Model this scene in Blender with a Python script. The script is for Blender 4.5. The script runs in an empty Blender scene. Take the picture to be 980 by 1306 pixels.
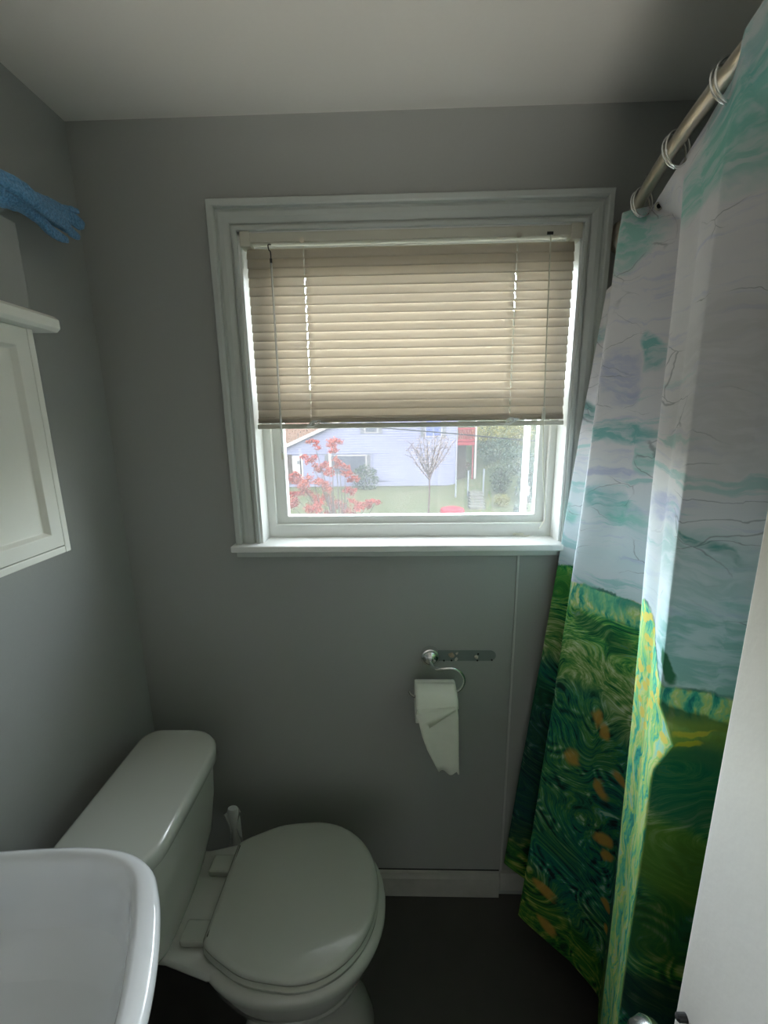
import bpy, bmesh, math, random
from mathutils import Vector, Matrix
from mathutils import noise as mnoise
random.seed(7)
S = bpy.context.scene
COL = S.collection

# ------------------------------------------------------------------ camera
H = 1.51
F = 530.76
def _n(v): return Vector(v).normalized()
_Y = _n((13, -113, F)); _Dn = _n((35, 2497, F)); _X = _Dn.cross(_Y)
if _X.x < 0: _X = -_X
_X.normalize()
def ray(x, y):
    v = Vector((x - 490, y - 653, F))
    return Vector((v.dot(_X), v.dot(_Y), -v.dot(_Dn)))
def P(x, y, Yv):                      # world point seen at photo pixel x,y on the plane Y = Yv
    r = ray(x, y); return Vector((0, 0, H)) + r * (Yv / r.y)
def G(x, y, z):                       # same on the plane Z = z
    r = ray(x, y); return Vector((0, 0, H)) + r * ((z - H) / r.z)
cam = bpy.data.cameras.new('camera'); co = bpy.data.objects.new('camera', cam); COL.objects.link(co)
cam.sensor_fit = 'HORIZONTAL'; cam.sensor_width = 36; cam.lens = F / 980 * 36
cam.clip_start = 0.01; cam.clip_end = 500
R = Matrix(((_X.x, _Y.x, -_Dn.x), (_X.y, _Y.y, -_Dn.y), (_X.z, _Y.z, -_Dn.z)))   # cam(x right,y down,z fwd) components per world axis rows
right = Vector((_X.x, _Y.x, -_Dn.x)); down = Vector((_X.y, _Y.y, -_Dn.y)); fwd = Vector((_X.z, _Y.z, -_Dn.z))
m = Matrix((right, -down, -fwd)).transposed().to_4x4(); m.translation = (0, 0, H)
co.matrix_world = m
S.camera = co

# ------------------------------------------------------------------ materials
def srgb(r, g, b):
    f = lambda c: (c / 255 / 12.92) if c / 255 <= .04045 else ((c / 255 + .055) / 1.055) ** 2.4
    return (f(r), f(g), f(b), 1)
class NT:
    def __init__(s, name):
        s.m = bpy.data.materials.new(name); s.m.use_nodes = True; s.t = s.m.node_tree; s.t.nodes.clear()
        s.out = s.t.nodes.new('ShaderNodeOutputMaterial')
    def n(s, kind, **kw):
        nd = s.t.nodes.new('ShaderNode' + kind)
        for k, v in kw.items():
            if k.startswith('i_'):
                key = k[2:]; key = int(key) if key.isdigit() else key.replace('_', ' ')
                s.put(nd.inputs[key], v)
            else: setattr(nd, k, v)
        return nd
    def put(s, inp, v):
        if isinstance(v, bpy.types.NodeSocket): s.t.links.new(v, inp)
        else: inp.default_value = v
    def math(s, op, a, b=0.0, c=None, clamp=False):
        nd = s.n('Math', operation=op, use_clamp=clamp); s.put(nd.inputs[0], a); s.put(nd.inputs[1], b)
        if c is not None: s.put(nd.inputs[2], c)
        return nd.outputs[0]
    def mix(s, f, a, b, blend='MIX'):
        nd = s.n('MixRGB', blend_type=blend); s.put(nd.inputs[0], f); s.put(nd.inputs[1], a); s.put(nd.inputs[2], b); return nd.outputs[0]
    def smooth(s, v, lo, hi, a=0.0, b=1.0):
        nd = s.n('MapRange', interpolation_type='SMOOTHSTEP'); s.put(nd.inputs[0], v); s.put(nd.inputs[1], lo); s.put(nd.inputs[2], hi); s.put(nd.inputs[3], a); s.put(nd.inputs[4], b); return nd.outputs[0]
    def noise(s, vec, scale, detail=3.0, rough=.5, dist=0.0):
        nd = s.n('TexNoise'); s.put(nd.inputs['Vector'], vec); nd.inputs['Scale'].default_value = scale; nd.inputs['Detail'].default_value = detail
        nd.inputs['Roughness'].default_value = rough; nd.inputs['Distortion'].default_value = dist; return nd.outputs['Fac']
    def ramp(s, fac, stops, interp='LINEAR'):
        nd = s.n('ValToRGB'); s.put(nd.inputs[0], fac); cr = nd.color_ramp; cr.interpolation = interp
        while len(cr.elements) < len(stops): cr.elements.new(.5)
        for e, (p, c) in zip(cr.elements, stops): e.position = p; e.color = c
        return nd.outputs[0]
    def bump(s, h, strength=.3, dist=.002):
        nd = s.n('Bump'); s.put(nd.inputs['Height'], h); nd.inputs['Strength'].default_value = strength; nd.inputs['Distance'].default_value = dist; return nd.outputs[0]
    def surf(s, sock): s.t.links.new(sock, s.out.inputs[0]); return s.m
def mat(name, col, rough=.5, metal=0, scale=40, amt=.06, bump=.0, coat=0, stretch=None, bd=.001):
    k = NT(name); tc = k.n('TexCoord').outputs['Object']
    if stretch: tc = k.n('Mapping', i_Vector=tc, i_Scale=stretch).outputs[0]
    nz = k.noise(tc, scale, 4, .6)
    d = [c * (1 - amt) for c in col[:3]] + [1]; l = [min(1, c * (1 + amt)) for c in col[:3]] + [1]
    c = k.mix(nz, d, l)
    b = k.n('BsdfPrincipled'); k.put(b.inputs['Base Color'], c); b.inputs['Roughness'].default_value = rough; b.inputs['Metallic'].default_value = metal
    if coat: b.inputs['Coat Weight'].default_value = coat; b.inputs['Coat Roughness'].default_value = .08
    if bump: k.put(b.inputs['Normal'], k.bump(nz, bump, bd))
    return k.surf(b.outputs[0])
M = {}
M['wall'] = mat('grey_wall_paint', (.335, .348, .33, 1), .55, scale=160, amt=.03, bump=.25)
M['ceil'] = mat('ceiling_paint', (.72, .71, .67, 1), .7, scale=120, amt=.02, bump=.2)
M['floor'] = mat('dark_vinyl_floor', (.055, .053, .048, 1), .45, scale=14, amt=.15, bump=.1)
M['trim'] = mat('white_trim_paint', (.50, .53, .50, 1), .35, scale=60, amt=.03, bump=.1)
M['vinyl'] = mat('white_vinyl', (.72, .73, .70, 1), .35, scale=60, amt=.02)
M['baseb'] = mat('scuffed_baseboard_paint', (.42, .42, .38, 1), .5, scale=18, amt=.25, bump=.2)
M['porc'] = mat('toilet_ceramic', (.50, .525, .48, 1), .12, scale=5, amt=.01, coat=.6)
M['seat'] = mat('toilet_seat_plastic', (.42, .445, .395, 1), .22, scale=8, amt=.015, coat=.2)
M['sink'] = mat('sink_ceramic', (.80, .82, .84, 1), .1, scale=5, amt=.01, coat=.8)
M['cab'] = mat('cabinet_white_paint', (.72, .73, .67, 1), .45, scale=70, amt=.02, bump=.1)
M['chrome'] = mat('chrome', (.88, .89, .88, 1), .2, 1, scale=30, amt=.03)
M['nickel'] = mat('brushed_nickel', (.62, .57, .48, 1), .28, 1, scale=60, amt=.08)
M['paper'] = mat('toilet_paper', (.90, .91, .82, 1), .9, scale=220, amt=.03, bump=.3)
M['card'] = mat('cardboard', (.35, .27, .19, 1), .9, scale=80, amt=.1)
M['door'] = mat('door_paint', (.84, .80, .73, 1), .4, scale=25, amt=.03, bump=.35, bd=.002)
M['black'] = mat('black_metal', (.02, .02, .02, 1), .4, scale=40, amt=.2)
M['cord'] = mat('white_cord', (.66, .65, .55, 1), .8, scale=300, amt=.1)
M['seam'] = mat('light_grey_seam_paint', (.46, .47, .45, 1), .45, scale=40, amt=.05)
M['patch'] = mat('bare_grey_green_paint', (.17, .205, .195, 1), .5, scale=50, amt=.08)
M['plaster'] = mat('torn_drywall', (.42, .33, .24, 1), .9, scale=200, amt=.35, bump=.6)
M['plasterw'] = mat('white_filler', (.60, .57, .50, 1), .9, scale=200, amt=.2, bump=.5)
M['hole'] = mat('dark_hole', (.012, .012, .012, 1), .9)
M['brush'] = mat('white_plastic', (.62, .65, .62, 1), .35, scale=30, amt=.03)
M['hall'] = mat('hall_wall_paint', (.6, .58, .54, 1), .7, scale=100, amt=.03)
# towel
k = NT('blue_terry'); tc = k.n('TexCoord').outputs['Object']
nz = k.noise(tc, 230, 3, .8); n2 = k.noise(tc, 60, 3)
c = k.mix(k.smooth(nz, .30, .72), (.04, .16, .34, 1), (.20, .50, .80, 1)); c = k.mix(k.math('MULTIPLY', n2, .5), c, (.10, .32, .60, 1))
b = k.n('BsdfPrincipled'); k.put(b.inputs['Base Color'], c); b.inputs['Roughness'].default_value = .95
b.inputs['Sheen Weight'].default_value = .3; k.put(b.inputs['Normal'], k.bump(nz, .9, .004)); M['towel'] = k.surf(b.outputs[0])
# translucent slat / plastics
def trans(name, col, t=.5, rough=.5):
    k = NT(name); tc = k.n('TexCoord').outputs['Object']; nz = k.noise(k.n('Mapping', i_Vector=tc, i_Scale=(1, 4, 4)).outputs[0], 18, 3)
    c = k.mix(nz, [x * .92 for x in col[:3]] + [1], col)
    d = k.n('BsdfPrincipled'); k.put(d.inputs['Base Color'], c); d.inputs['Roughness'].default_value = rough
    tr = k.n('BsdfTranslucent'); k.put(tr.inputs[0], c)
    mx = k.n('MixShader', i_0=t); k.put(mx.inputs[1], d.outputs[0]); k.put(mx.inputs[2], tr.outputs[0]); return k.surf(mx.outputs[0])
M['slat'] = trans('cream_blind_slat', (.71, .645, .55, 1), .40)
M['rail'] = trans('cream_blind_rail', (.62, .60, .50, 1), .06)
M['tissue'] = trans('tissue_sheet', (.90, .91, .82, 1), .2, .9)
k = NT('clear_plastic'); g = k.n('BsdfGlass', i_Roughness=.1, i_IOR=1.3); t = k.n('BsdfTransparent'); mx = k.n('MixShader', i_0=.45)
k.put(mx.inputs[1], t.outputs[0]); k.put(mx.inputs[2], g.outputs[0]); k.put(g.inputs[0], k.mix(k.noise(k.n('TexCoord').outputs['Object'], 30), (.9, .92, .88, 1), (1, 1, 1, 1))); M['clear'] = k.surf(mx.outputs[0])
k = NT('milky_plastic_film'); d = k.n('BsdfPrincipled', i_Roughness=.3); k.put(d.inputs['Base Color'], k.mix(k.noise(k.n('TexCoord').outputs['Object'], 60), (.72, .75, .72, 1), (.88, .90, .88, 1))); t = k.n('BsdfTransparent'); mx = k.n('MixShader', i_0=.55)
k.put(mx.inputs[1], d.outputs[0]); k.put(mx.inputs[2], t.outputs[0]); M['filmy'] = k.surf(mx.outputs[0])
# dirty window glass
k = NT('dusty_window_glass'); tc = k.n('TexCoord').outputs['Object']
nz = k.noise(tc, 5, 5, .6); fine = k.noise(tc, 380, 2, .7)
sx = k.n('SeparateXYZ', i_0=tc).outputs[0]
dirt = k.math('ADD', k.math('MULTIPLY', nz, .024), k.math('MULTIPLY', fine, .018))
dirt = k.math('ADD', dirt, k.smooth(sx, .26, .36, 0.0, .02), clamp=True)
k.m['dirt'] = 1
t = k.n('BsdfTransparent'); t.inputs[0].default_value = (.96, .98, .97, 1)
d = k.n('BsdfTranslucent'); d.inputs[0].default_value = (.85, .88, .88, 1)
g = k.n('BsdfGlossy', i_Roughness=.02); fr = k.n('Fresnel', i_IOR=1.45)
m1 = k.n('MixShader'); k.put(m1.inputs[0], dirt); k.put(m1.inputs[1], t.outputs[0]); k.put(m1.inputs[2], d.outputs[0])
m2 = k.n('MixShader'); k.put(m2.inputs[0], k.math('MULTIPLY', fr.outputs[0], .6)); k.put(m2.inputs[1], m1.outputs[0]); k.put(m2.inputs[2], g.outputs[0])
M['glass'] = k.surf(m2.outputs[0])

# ------------------------------------------------------------------ mesh helpers
class MB:
    def __init__(s): s.v = []; s.f = []; s.uv = None
    def box(s, a, b):
        x0, y0, z0 = a; x1, y1, z1 = b; i = len(s.v)
        s.v += [(x0, y0, z0), (x1, y0, z0), (x1, y1, z0), (x0, y1, z0), (x0, y0, z1), (x1, y0, z1), (x1, y1, z1), (x0, y1, z1)]
        s.f += [tuple(i + j for j in q) for q in ((3, 2, 1, 0), (4, 5, 6, 7), (0, 1, 5, 4), (1, 2, 6, 5), (2, 3, 7, 6), (3, 0, 4, 7))]; return s
    def loft(s, rings, caps=True, closed=True, loop=False):
        n = len(rings[0]); i0 = len(s.v)
        for r in rings: s.v += [tuple(p) for p in r]
        R_ = len(rings)
        for a in range(R_ if loop else R_ - 1):
            b = (a + 1) % R_
            for j in range(n if closed else n - 1):
                q = (j + 1) % n; s.f.append((i0 + a * n + j, i0 + a * n + q, i0 + b * n + q, i0 + b * n + j))
        if caps and closed and not loop:
            s.f.append(tuple(i0 + j for j in reversed(range(n)))); s.f.append(tuple(i0 + (R_ - 1) * n + j for j in range(n)))
        return s
    def tube(s, pts, r, seg=12, loop=False, caps=True):
        pts = [Vector(p) for p in pts]; n = len(pts); rings = []
        rr = r if isinstance(r, (list, tuple)) else [r] * n
        prev = None
        for i, p in enumerate(pts):
            a = pts[(i - 1) % n] if (i or loop) else p; b = pts[(i + 1) % n] if (i < n - 1 or loop) else p
            t = (b - a).normalized()
            if prev is None:
                u = t.cross(Vector((0, 0, 1)));
                if u.length < .1: u = t.cross(Vector((1, 0, 0)))
            else: u = prev - t * prev.dot(t)
            u.normalize(); prev = u; w = t.cross(u)
            rings.append([p + (u * math.cos(2 * math.pi * j / seg) + w * math.sin(2 * math.pi * j / seg)) * rr[i] for j in range(seg)])
        return s.loft(rings, caps, True, loop)
    def lathe(s, prof, c, axis='Z', seg=32, caps=True):   # prof (r, h)
        rings = []
        for r, h in prof:
            ring = []
            for j in range(seg):
                a = 2 * math.pi * j / seg; x, y = r * math.cos(a), r * math.sin(a)
                ring.append({'Z': (c[0] + x, c[1] + y, c[2] + h), 'Y': (c[0] + x, c[1] + h, c[2] - y), 'X': (c[0] + h, c[1] + x, c[2] + y)}[axis])
            rings.append(ring)
        return s.loft(rings, caps)
    def prism(s, poly, d):      # poly list of 3D points, extruded by vector d
        d = Vector(d); return s.loft([[Vector(p) for p in poly], [Vector(p) + d for p in poly]])
    def build(s, name, mt, parent=None, smooth=False, bevel=0, seg=2, sub=0, recalc=True, auto=40):
        me = bpy.data.meshes.new(name)
        off = wloc(parent) if parent else Vector((0, 0, 0))
        me.from_pydata([tuple(Vector(v) - off) for v in s.v], [], s.f)
        if recalc:
            bm = bmesh.new(); bm.from_mesh(me); bmesh.ops.recalc_face_normals(bm, faces=bm.faces); bm.to_mesh(me); bm.free()
        o = bpy.data.objects.new(name, me); COL.objects.link(o)
        if parent: o.parent = parent
        mt = M[mt] if isinstance(mt, str) else mt
        me.materials.append(mt)
        if smooth:
            for p in me.polygons: p.use_smooth = True
            if not sub: me.set_sharp_from_angle(angle=math.radians(auto))
        if bevel:
            b = o.modifiers.new('bevel', 'BEVEL'); b.width = bevel; b.segments = seg; b.limit_method = 'ANGLE'; b.angle_limit = math.radians(35); b.harden_normals = False
        if sub:
            b = o.modifiers.new('sub', 'SUBSURF'); b.levels = sub; b.render_levels = sub
        return o
def wloc(o):
    v = Vector((0, 0, 0))
    while o: v += o.location; o = o.parent
    return v
def thing(name, loc, label, cat, group=None):
    o = bpy.data.objects.new(name, None); COL.objects.link(o); o.location = loc; o.empty_display_size = .05
    return tag(o, label, cat, group)
def tag(o, label, cat, group=None):
    o['label'] = label; o['category'] = cat
    if group: o['group'] = group
    return o
def struct(o): o['kind'] = 'structure'; return o
def sroot(name, loc=(0, 0, 0)):
    o = bpy.data.objects.new(name, None); COL.objects.link(o); o.location = loc; return struct(o)
def cr(p0, p1, p2, p3, t):
    return .5 * ((2 * p1) + (-p0 + p2) * t + (2 * p0 - 5 * p1 + 4 * p2 - p3) * t * t + (-p0 + 3 * p1 - 3 * p2 + p3) * t ** 3)
def spline(pts, n):
    pts = [Vector(p) for p in pts]; out = []
    for i in range(len(pts) - 1):
        a = pts[max(i - 1, 0)]; d = pts[min(i + 2, len(pts) - 1)]
        for j in range(n): out.append(cr(a, pts[i], pts[i + 1], d, j / n))
    out.append(pts[-1]); return out

# ------------------------------------------------------------------ room
XL, XR, YB, YN, ZC = -.735, 1.17, 1.08, -.42, 2.184
WX0, WX1, WZ0, WZ1 = -.36, .435, 1.165, 1.948
struct(MB().box((XL - .1, YN - .1, -.08), (XR + .1, YB + .16, 0)).build('floor', 'floor'))
struct(MB().box((XL - .1, YN - .1, ZC), (XR + .1, YB + .16, ZC + .1)).build('ceiling', 'ceil'))
struct(MB().box((XL - .1, YN - .1, 0), (XL, YB + .16, ZC)).build('wall_left', 'wall'))
struct(MB().box((XR, YN - .1, 0), (XR + .1, YB + .16, ZC)).build('wall_right', 'wall'))
def holed(y0, y1, x0, x1, z0, z1, hx0, hx1, hz0, hz1):
    m_ = MB()
    xs = [x0, hx0, hx1, x1]; zs = [z0, hz0, hz1, z1]
    V = {}
    for yi, y in enumerate((y0, y1)):
        for i, x in enumerate(xs):
            for j, z in enumerate(zs): V[yi, i, j] = len(m_.v); m_.v.append((x, y, z))
    for i in range(3):
        for j in range(3):
            if i == 1 and j == 1: continue
            if zs[j] == zs[j + 1]: continue
            m_.f.append((V[0, i, j], V[0, i + 1, j], V[0, i + 1, j + 1], V[0, i, j + 1])); m_.f.append((V[1, i, j + 1], V[1, i + 1, j + 1], V[1, i + 1, j], V[1, i, j]))
    for a, b in (((1, 1), (2, 1)), ((2, 1), (2, 2)), ((2, 2), (1, 2)), ((1, 2), (1, 1)), ((0, 0), (3, 0)), ((3, 0), (3, 3)), ((3, 3), (0, 3)), ((0, 3), (0, 0))):
        m_.f.append((V[0, a[0], a[1]], V[0, b[0], b[1]], V[1, b[0], b[1]], V[1, a[0], a[1]]))
    return m_
wb = struct(holed(YB, YB + .16, XL, XR, 0, ZC, WX0, WX1, WZ0, WZ1).build('wall_back', 'wall'))
m_ = MB(); m_.box((XL, YN - .1, 0), (-.46, YN, ZC)); m_.box((.34, YN - .1, 0), (XR, YN, ZC)); m_.box((-.46, YN - .1, 2.05), (.34, YN, ZC))
struct(m_.build('wall_near', 'wall'))
# hallway beyond the doorway behind the camera
m_ = MB(); m_.box((-1.3, -2.3, -.08), (1.3, YN - .1, 0)); struct(m_.build('floor_hall', 'floor'))
m_ = MB(); m_.box((-1.3, -2.3, 2.3), (1.3, YN - .1, 2.4)); struct(m_.build('ceiling_hall', 'ceil'))
m_ = MB(); m_.box((-1.4, -2.4, 0), (1.4, -2.3, 2.3)); struct(m_.build('wall_hall_end', 'hall'))
m_ = MB(); m_.box((-1.4, -2.3, 0), (-1.3, YN - .1, 2.3)); struct(m_.build('wall_hall_left', 'hall'))
m_ = MB(); m_.box((1.3, -2.3, 0), (1.4, YN - .1, 2.3)); struct(m_.build('wall_hall_right', 'hall'))
# wall panel seam to the right under the window: thin cover strip, plus baseboard
struct(MB().box((.328, YB - .004, .10), (.334, YB, 1.166)).build('trim_1', 'seam', bevel=.001))
bb = MB(); bb.loft([[(x, YB, .004), (x, YB - .014, .004), (x, YB - .014, .076), (x, YB - .010, .086), (x, YB - .009, .094), (x, YB, .096)] for x in (-.30, .325)])
bbo = struct(bb.build('baseboard_back', 'baseb'))
m_ = MB(); m_.loft([[(x, YB - .0015, .0955), (x, YB - .0015, .0985 + .0022 * abs(mnoise.noise(Vector((x * 30, 0, 0))))), (x, YB, .099), (x, YB, .0955)] for x in [-.3 + .0125 * i for i in range(51)]]); m_.build('gap', 'hole', bbo)
struct(MB().box((.327, YB - .012, .03), (.46, YB, .10)).build('baseboard_back_short', 'baseb', bevel=.002))
struct(MB().box((XL, -.30, .004), (XL + .012, YB, .09)).build('baseboard_left', 'baseb', bevel=.002))
# unpainted patch where an older holder hung
pm = MB(); y0 = YB - .0008
pts = []; cx0, cx1, cz, rr = .112, .267, .8605, .0165
for a in range(13): t = math.radians(90 + a * 15); pts.append((cx0 + rr * math.cos(t), y0, cz + rr * math.sin(t)))
for a in range(13): t = math.radians(-90 + a * 15); pts.append((cx1 + rr * math.cos(t), y0, cz + rr * math.sin(t)))
pa = pm.prism(pts, (0, .0016, 0)).build('unpainted_patch', 'patch', wb); pa['label'] = 'dark grey pill-shaped unpainted patch'
def lump(x, z, r, mt, name):
    b = MB(); b.lathe([(0.0001, -.006), (r * .5, -.0055), (r * .85, -.003), (r, 0)], (x, YB - .001, z), 'Y', 14)
    b.v = [tuple(Vector(v) + Vector((mnoise.noise(Vector(v) * 160) * .003, 0, mnoise.noise(Vector(v) * 190 + Vector((5, 5, 5))) * .003))) for v in b.v]
    b.build(name, mt, wb, smooth=True)
lump(.158, .862, .0085, 'plaster', 'torn_plaster'); lump(.228, .857, .0055, 'plasterw', 'filler_spot'); lump(.173, .868, .003, 'plasterw', 'filler_spot'); lump(.171, .850, .004, 'plasterw', 'filler_spot')
for x, z in ((.1365, .845), (.158, .8455), (.2315, .8455), (.2725, .847), (.233, .866)):
    MB().lathe([(.0026, 0), (.0026, .0012)], (x, YB - .0022, z), 'Y', 12).build('screw_hole', 'hole', wb)

# ------------------------------------------------------------------ window
win = sroot('window_1', (0.037, YB, WZ0))
# moulded casing: profile (distance from inner edge, projection), swept with mitres
prof = [(0, .0), (0, .014), (.002, .017), (.009, .017), (.0105, .015), (.0115, .008), (.0165, .008), (.0175, .012), (.020, .0135), (.030, .0165), (.040, .0165), (.046, .014), (.0475, .014), (.0485, .023), (.052, .025), (.062, .025), (.064, .023), (.064, 0)]
ci0, ci1, ct = WX0, WX1, WZ1
m_ = MB(); rings = []
zb = 1.2
k1 = .95
rings.append([(ci0 - d, YB - t, zb) for d, t in prof])
rings.append([(ci0 - d, YB - t, ct + d) for d, t in prof])
rings.append([(ci1 + d * .92, YB - t, ct + d) for d, t in prof])
rings.append([(ci1 + d * .92, YB - t, zb) for d, t in prof])
m_.loft(rings); m_.build('casing', 'trim', win)
# stool and apron
MB().box((-.432, 1.036, 1.183), (.51, 1.15, 1.2)).build('stool', 'vinyl', win, bevel=.003)
MB().box((-.424, 1.055, 1.165), (.50, YB, 1.183)).build('apron', 'trim', win, bevel=.002)
# jamb liners
m_ = MB(); m_.box((WX0, YB - .012, 1.2), (WX0 + .006, YB + .16, WZ1)); m_.box((WX1 - .006, YB - .012, 1.2), (WX1, YB + .16, WZ1)); m_.box((WX0, YB - .012, WZ1 - .006), (WX1, YB + .16, WZ1))
m_.build('jamb', 'vinyl', win)
# vinyl frame
fy0, fy1 = 1.128, 1.20
m_ = holed(fy0, fy1, WX0 + .006, WX1 - .006, 1.2, WZ1 - .006, -.332, .412, 1.236, 1.92); m_.build('frame', 'vinyl', win, bevel=.0015)
# lower sash
gx0, gx1, gz0 = -.302, .388, 1.257
m_ = holed(1.142, 1.17, -.333, .413, 1.2355, 1.60, gx0, gx1, gz0, 1.565); m_.build('lower_sash', 'vinyl', win, bevel=.003)
m_ = holed(1.171, 1.199, -.333, .413, 1.57, 1.921, -.305, .391, 1.60, 1.89); m_.build('upper_sash', 'vinyl', win, bevel=.003)
MB().box((gx0 - .004, 1.154, gz0 - .004), (gx1 + .004, 1.157, 1.568)).build('pane', 'glass', win)
MB().box((gx0 - .004, 1.183, 1.598), (gx1 + .004, 1.186, 1.892)).build('pane', 'glass', win)
# exterior sill and screen track
MB().box((-.36, 1.20, 1.18), (.435, 1.30, 1.215)).build('outer_sill', 'vinyl', win, bevel=.003)
m_ = MB(); m_.box((.372, 1.205, 1.215), (.385, 1.225, 1.9)); m_.build('screen_track', 'vinyl', win)

# ------------------------------------------------------------------ blind
bl = thing('venetian_blind', (.037, 1.085, 1.94), 'cream venetian blind half lowered over the upper part of the window', 'blind')
MB().box((-.349, 1.066, 1.924), (.425, 1.092, 1.945)).build('headrail', 'rail', bl, bevel=.002)
for x0, x1 in ((-.354, -.33), (.405, .43)):
    MB().box((x0, 1.062, 1.915), (x1, 1.094, 1.9475)).build('end_bracket', 'rail', bl, bevel=.002)
sx0, sx1 = -.344, .420
lx = (-.209, .288)
def slat(z, tilt, y=1.079, x0=sx0, x1=sx1):
    w = .0255; cols = []
    xs = [x0]; 
    for l in lx: xs += [l - .0012, l + .0012]
    xs = sorted(set(xs + [x0 + (x1 - x0) * i / 10 for i in range(1, 10)] + [x1]))
    xs = [x for x in xs if not any(l - .0012 < x < l + .0012 for l in lx)]
    K = 7; b = MB()
    jit = random.uniform(-.03, .03)
    for x in xs:
        for j in range(K):
            t = (j / (K - 1) - .5); crown = .0022 * (1 - 4 * t * t)
            ca, sa = math.cos(tilt + jit), math.sin(tilt + jit)
            yy = t * w * ca - crown * sa; zz = t * w * sa + crown * ca
            b.v.append((x, y - yy, z + zz))
    for i in range(len(xs) - 1):
        hole = any(abs(xs[i] - (l - .0012)) < 1e-5 for l in lx)
        for j in range(K - 1):
            if hole and j in (1, 2, 3, 4): continue
            b.f.append((i * K + j, (i + 1) * K + j, (i + 1) * K + j + 1, i * K + j + 1))
    return b
z = 1.904; n_s = 0
while z > 1.535:
    o = slat(z, math.radians(-70 + random.uniform(-1.5, 1.5))).build('slat', 'slat', bl, smooth=True, auto=80, recalc=False)
    sm = o.modifiers.new('t', 'SOLIDIFY'); sm.thickness = .0006
    z -= .0203
for i, zz in enumerate((1.5285, 1.5245, 1.5205, 1.5165)):
    o = slat(zz, math.radians(-8 - 6 * (3 - i)), y=1.080).build('slat', 'slat', bl, smooth=True, auto=80, recalc=False); o.modifiers.new('t', 'SOLIDIFY').thickness = .0006
MB().box((-.347, 1.068, 1.500), (.422, 1.092, 1.512)).build('bottom_rail', 'rail', bl, bevel=.003)
for l in lx:
    m_ = MB()
    for yy in (1.0665, 1.092):
        m_.tube([(l + .0005 * math.sin(q), yy, 1.915 - q * .04) for q in range(11)], .0005, 5)
    m_.tube([(l, 1.079, 1.92), (l, 1.079, 1.51)], .0007, 5)
    m_.build('ladder_cord', 'cord', bl)
    m_ = MB()
    for q in range(4):
        rr_ = .010 + .004 * random.random(); a0 = random.random() * 3
        m_.tube([(l + math.cos(a) * rr_ * (1.2 if q % 2 else .7) + .003 * q, 1.064 - .003 * math.sin(a * 2 + a0), 1.512 + .6 * rr_ * math.sin(a + a0)) for a in [i * math.pi / 8 for i in range(16)]], .0014, 5, loop=True)
    m_.build('cord_knot', 'vinyl', bl)
    MB().lathe([(.006, 0), (.006, -.002)], (l, 1.0655, 1.926), 'Y', 12).build('cord_outlet', 'nickel', bl)
# tilt wand
m_ = MB(); w0 = P(346, 335, 1.058); w1 = P(361, 584, 1.058)
m_.tube([w0.lerp(w1, i / 8) for i in range(9)], [.0024] * 9, 6); m_.build('tilt_wand', 'filmy', bl, smooth=True, auto=25)
m_ = MB(); m_.tube([w1 + Vector((0, 0, .012)), w1, w1 - Vector((0, 0, .004))], [.0036, .0042, .003], 8); m_.build('wand_tip', 'cord', bl, smooth=True)
m_ = MB(); m_.tube(spline([(w0.x, 1.063, 1.918), (w0.x - .004, 1.056, 1.915), (w0.x - .003, 1.056, 1.905), (w0.x, 1.058, 1.900), w0], 5), .0015, 6); m_.tube([w0 + Vector((0, 0, .008)), w0 - Vector((0, 0, .001))], .003, 8)
m_.build('wand_hook', 'black', bl)
# lift cord with tassel
m_ = MB(); c0 = P(703, 300, 1.06); c1 = P(694, 527, 1.055); c2 = P(693, 600, 1.055); c3 = P(696, 655, 1.055)
z_s = 1.2015
e = [P(692, 668, 1.075), G(684, 678, z_s), G(674, 683, z_s), G(666, 684, z_s)]
m_.tube(spline([c0, c1, c2, c3] + e, 8), .0016, 6); m_.build('lift_cord', 'cord', bl, smooth=True)
m_ = MB(); m_.lathe([(.002, .014), (.0042, .011), (.0048, -.012), (.0035, -.015)], tuple(c1), 'Z', 14); m_.build('cord_tassel', 'rail', bl, smooth=True)
m_ = MB(); kc = G(661, 683, z_s)
for q in range(4):
    m_.tube([(kc.x + .011 * math.cos(a + q) * (1 + .3 * math.sin(3 * a + q)), kc.y + .008 * math.sin(a), z_s + .0018 + .0015 * q) for a in [i * math.pi / 8 for i in range(16)]], .001, 5, loop=True)
m_.build('cord_end_loops', 'cord', bl)
MB().box((c0.x - .007, 1.0645, 1.925), (c0.x + .007, 1.067, 1.931)).build('cord_lock', 'black', bl)

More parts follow.
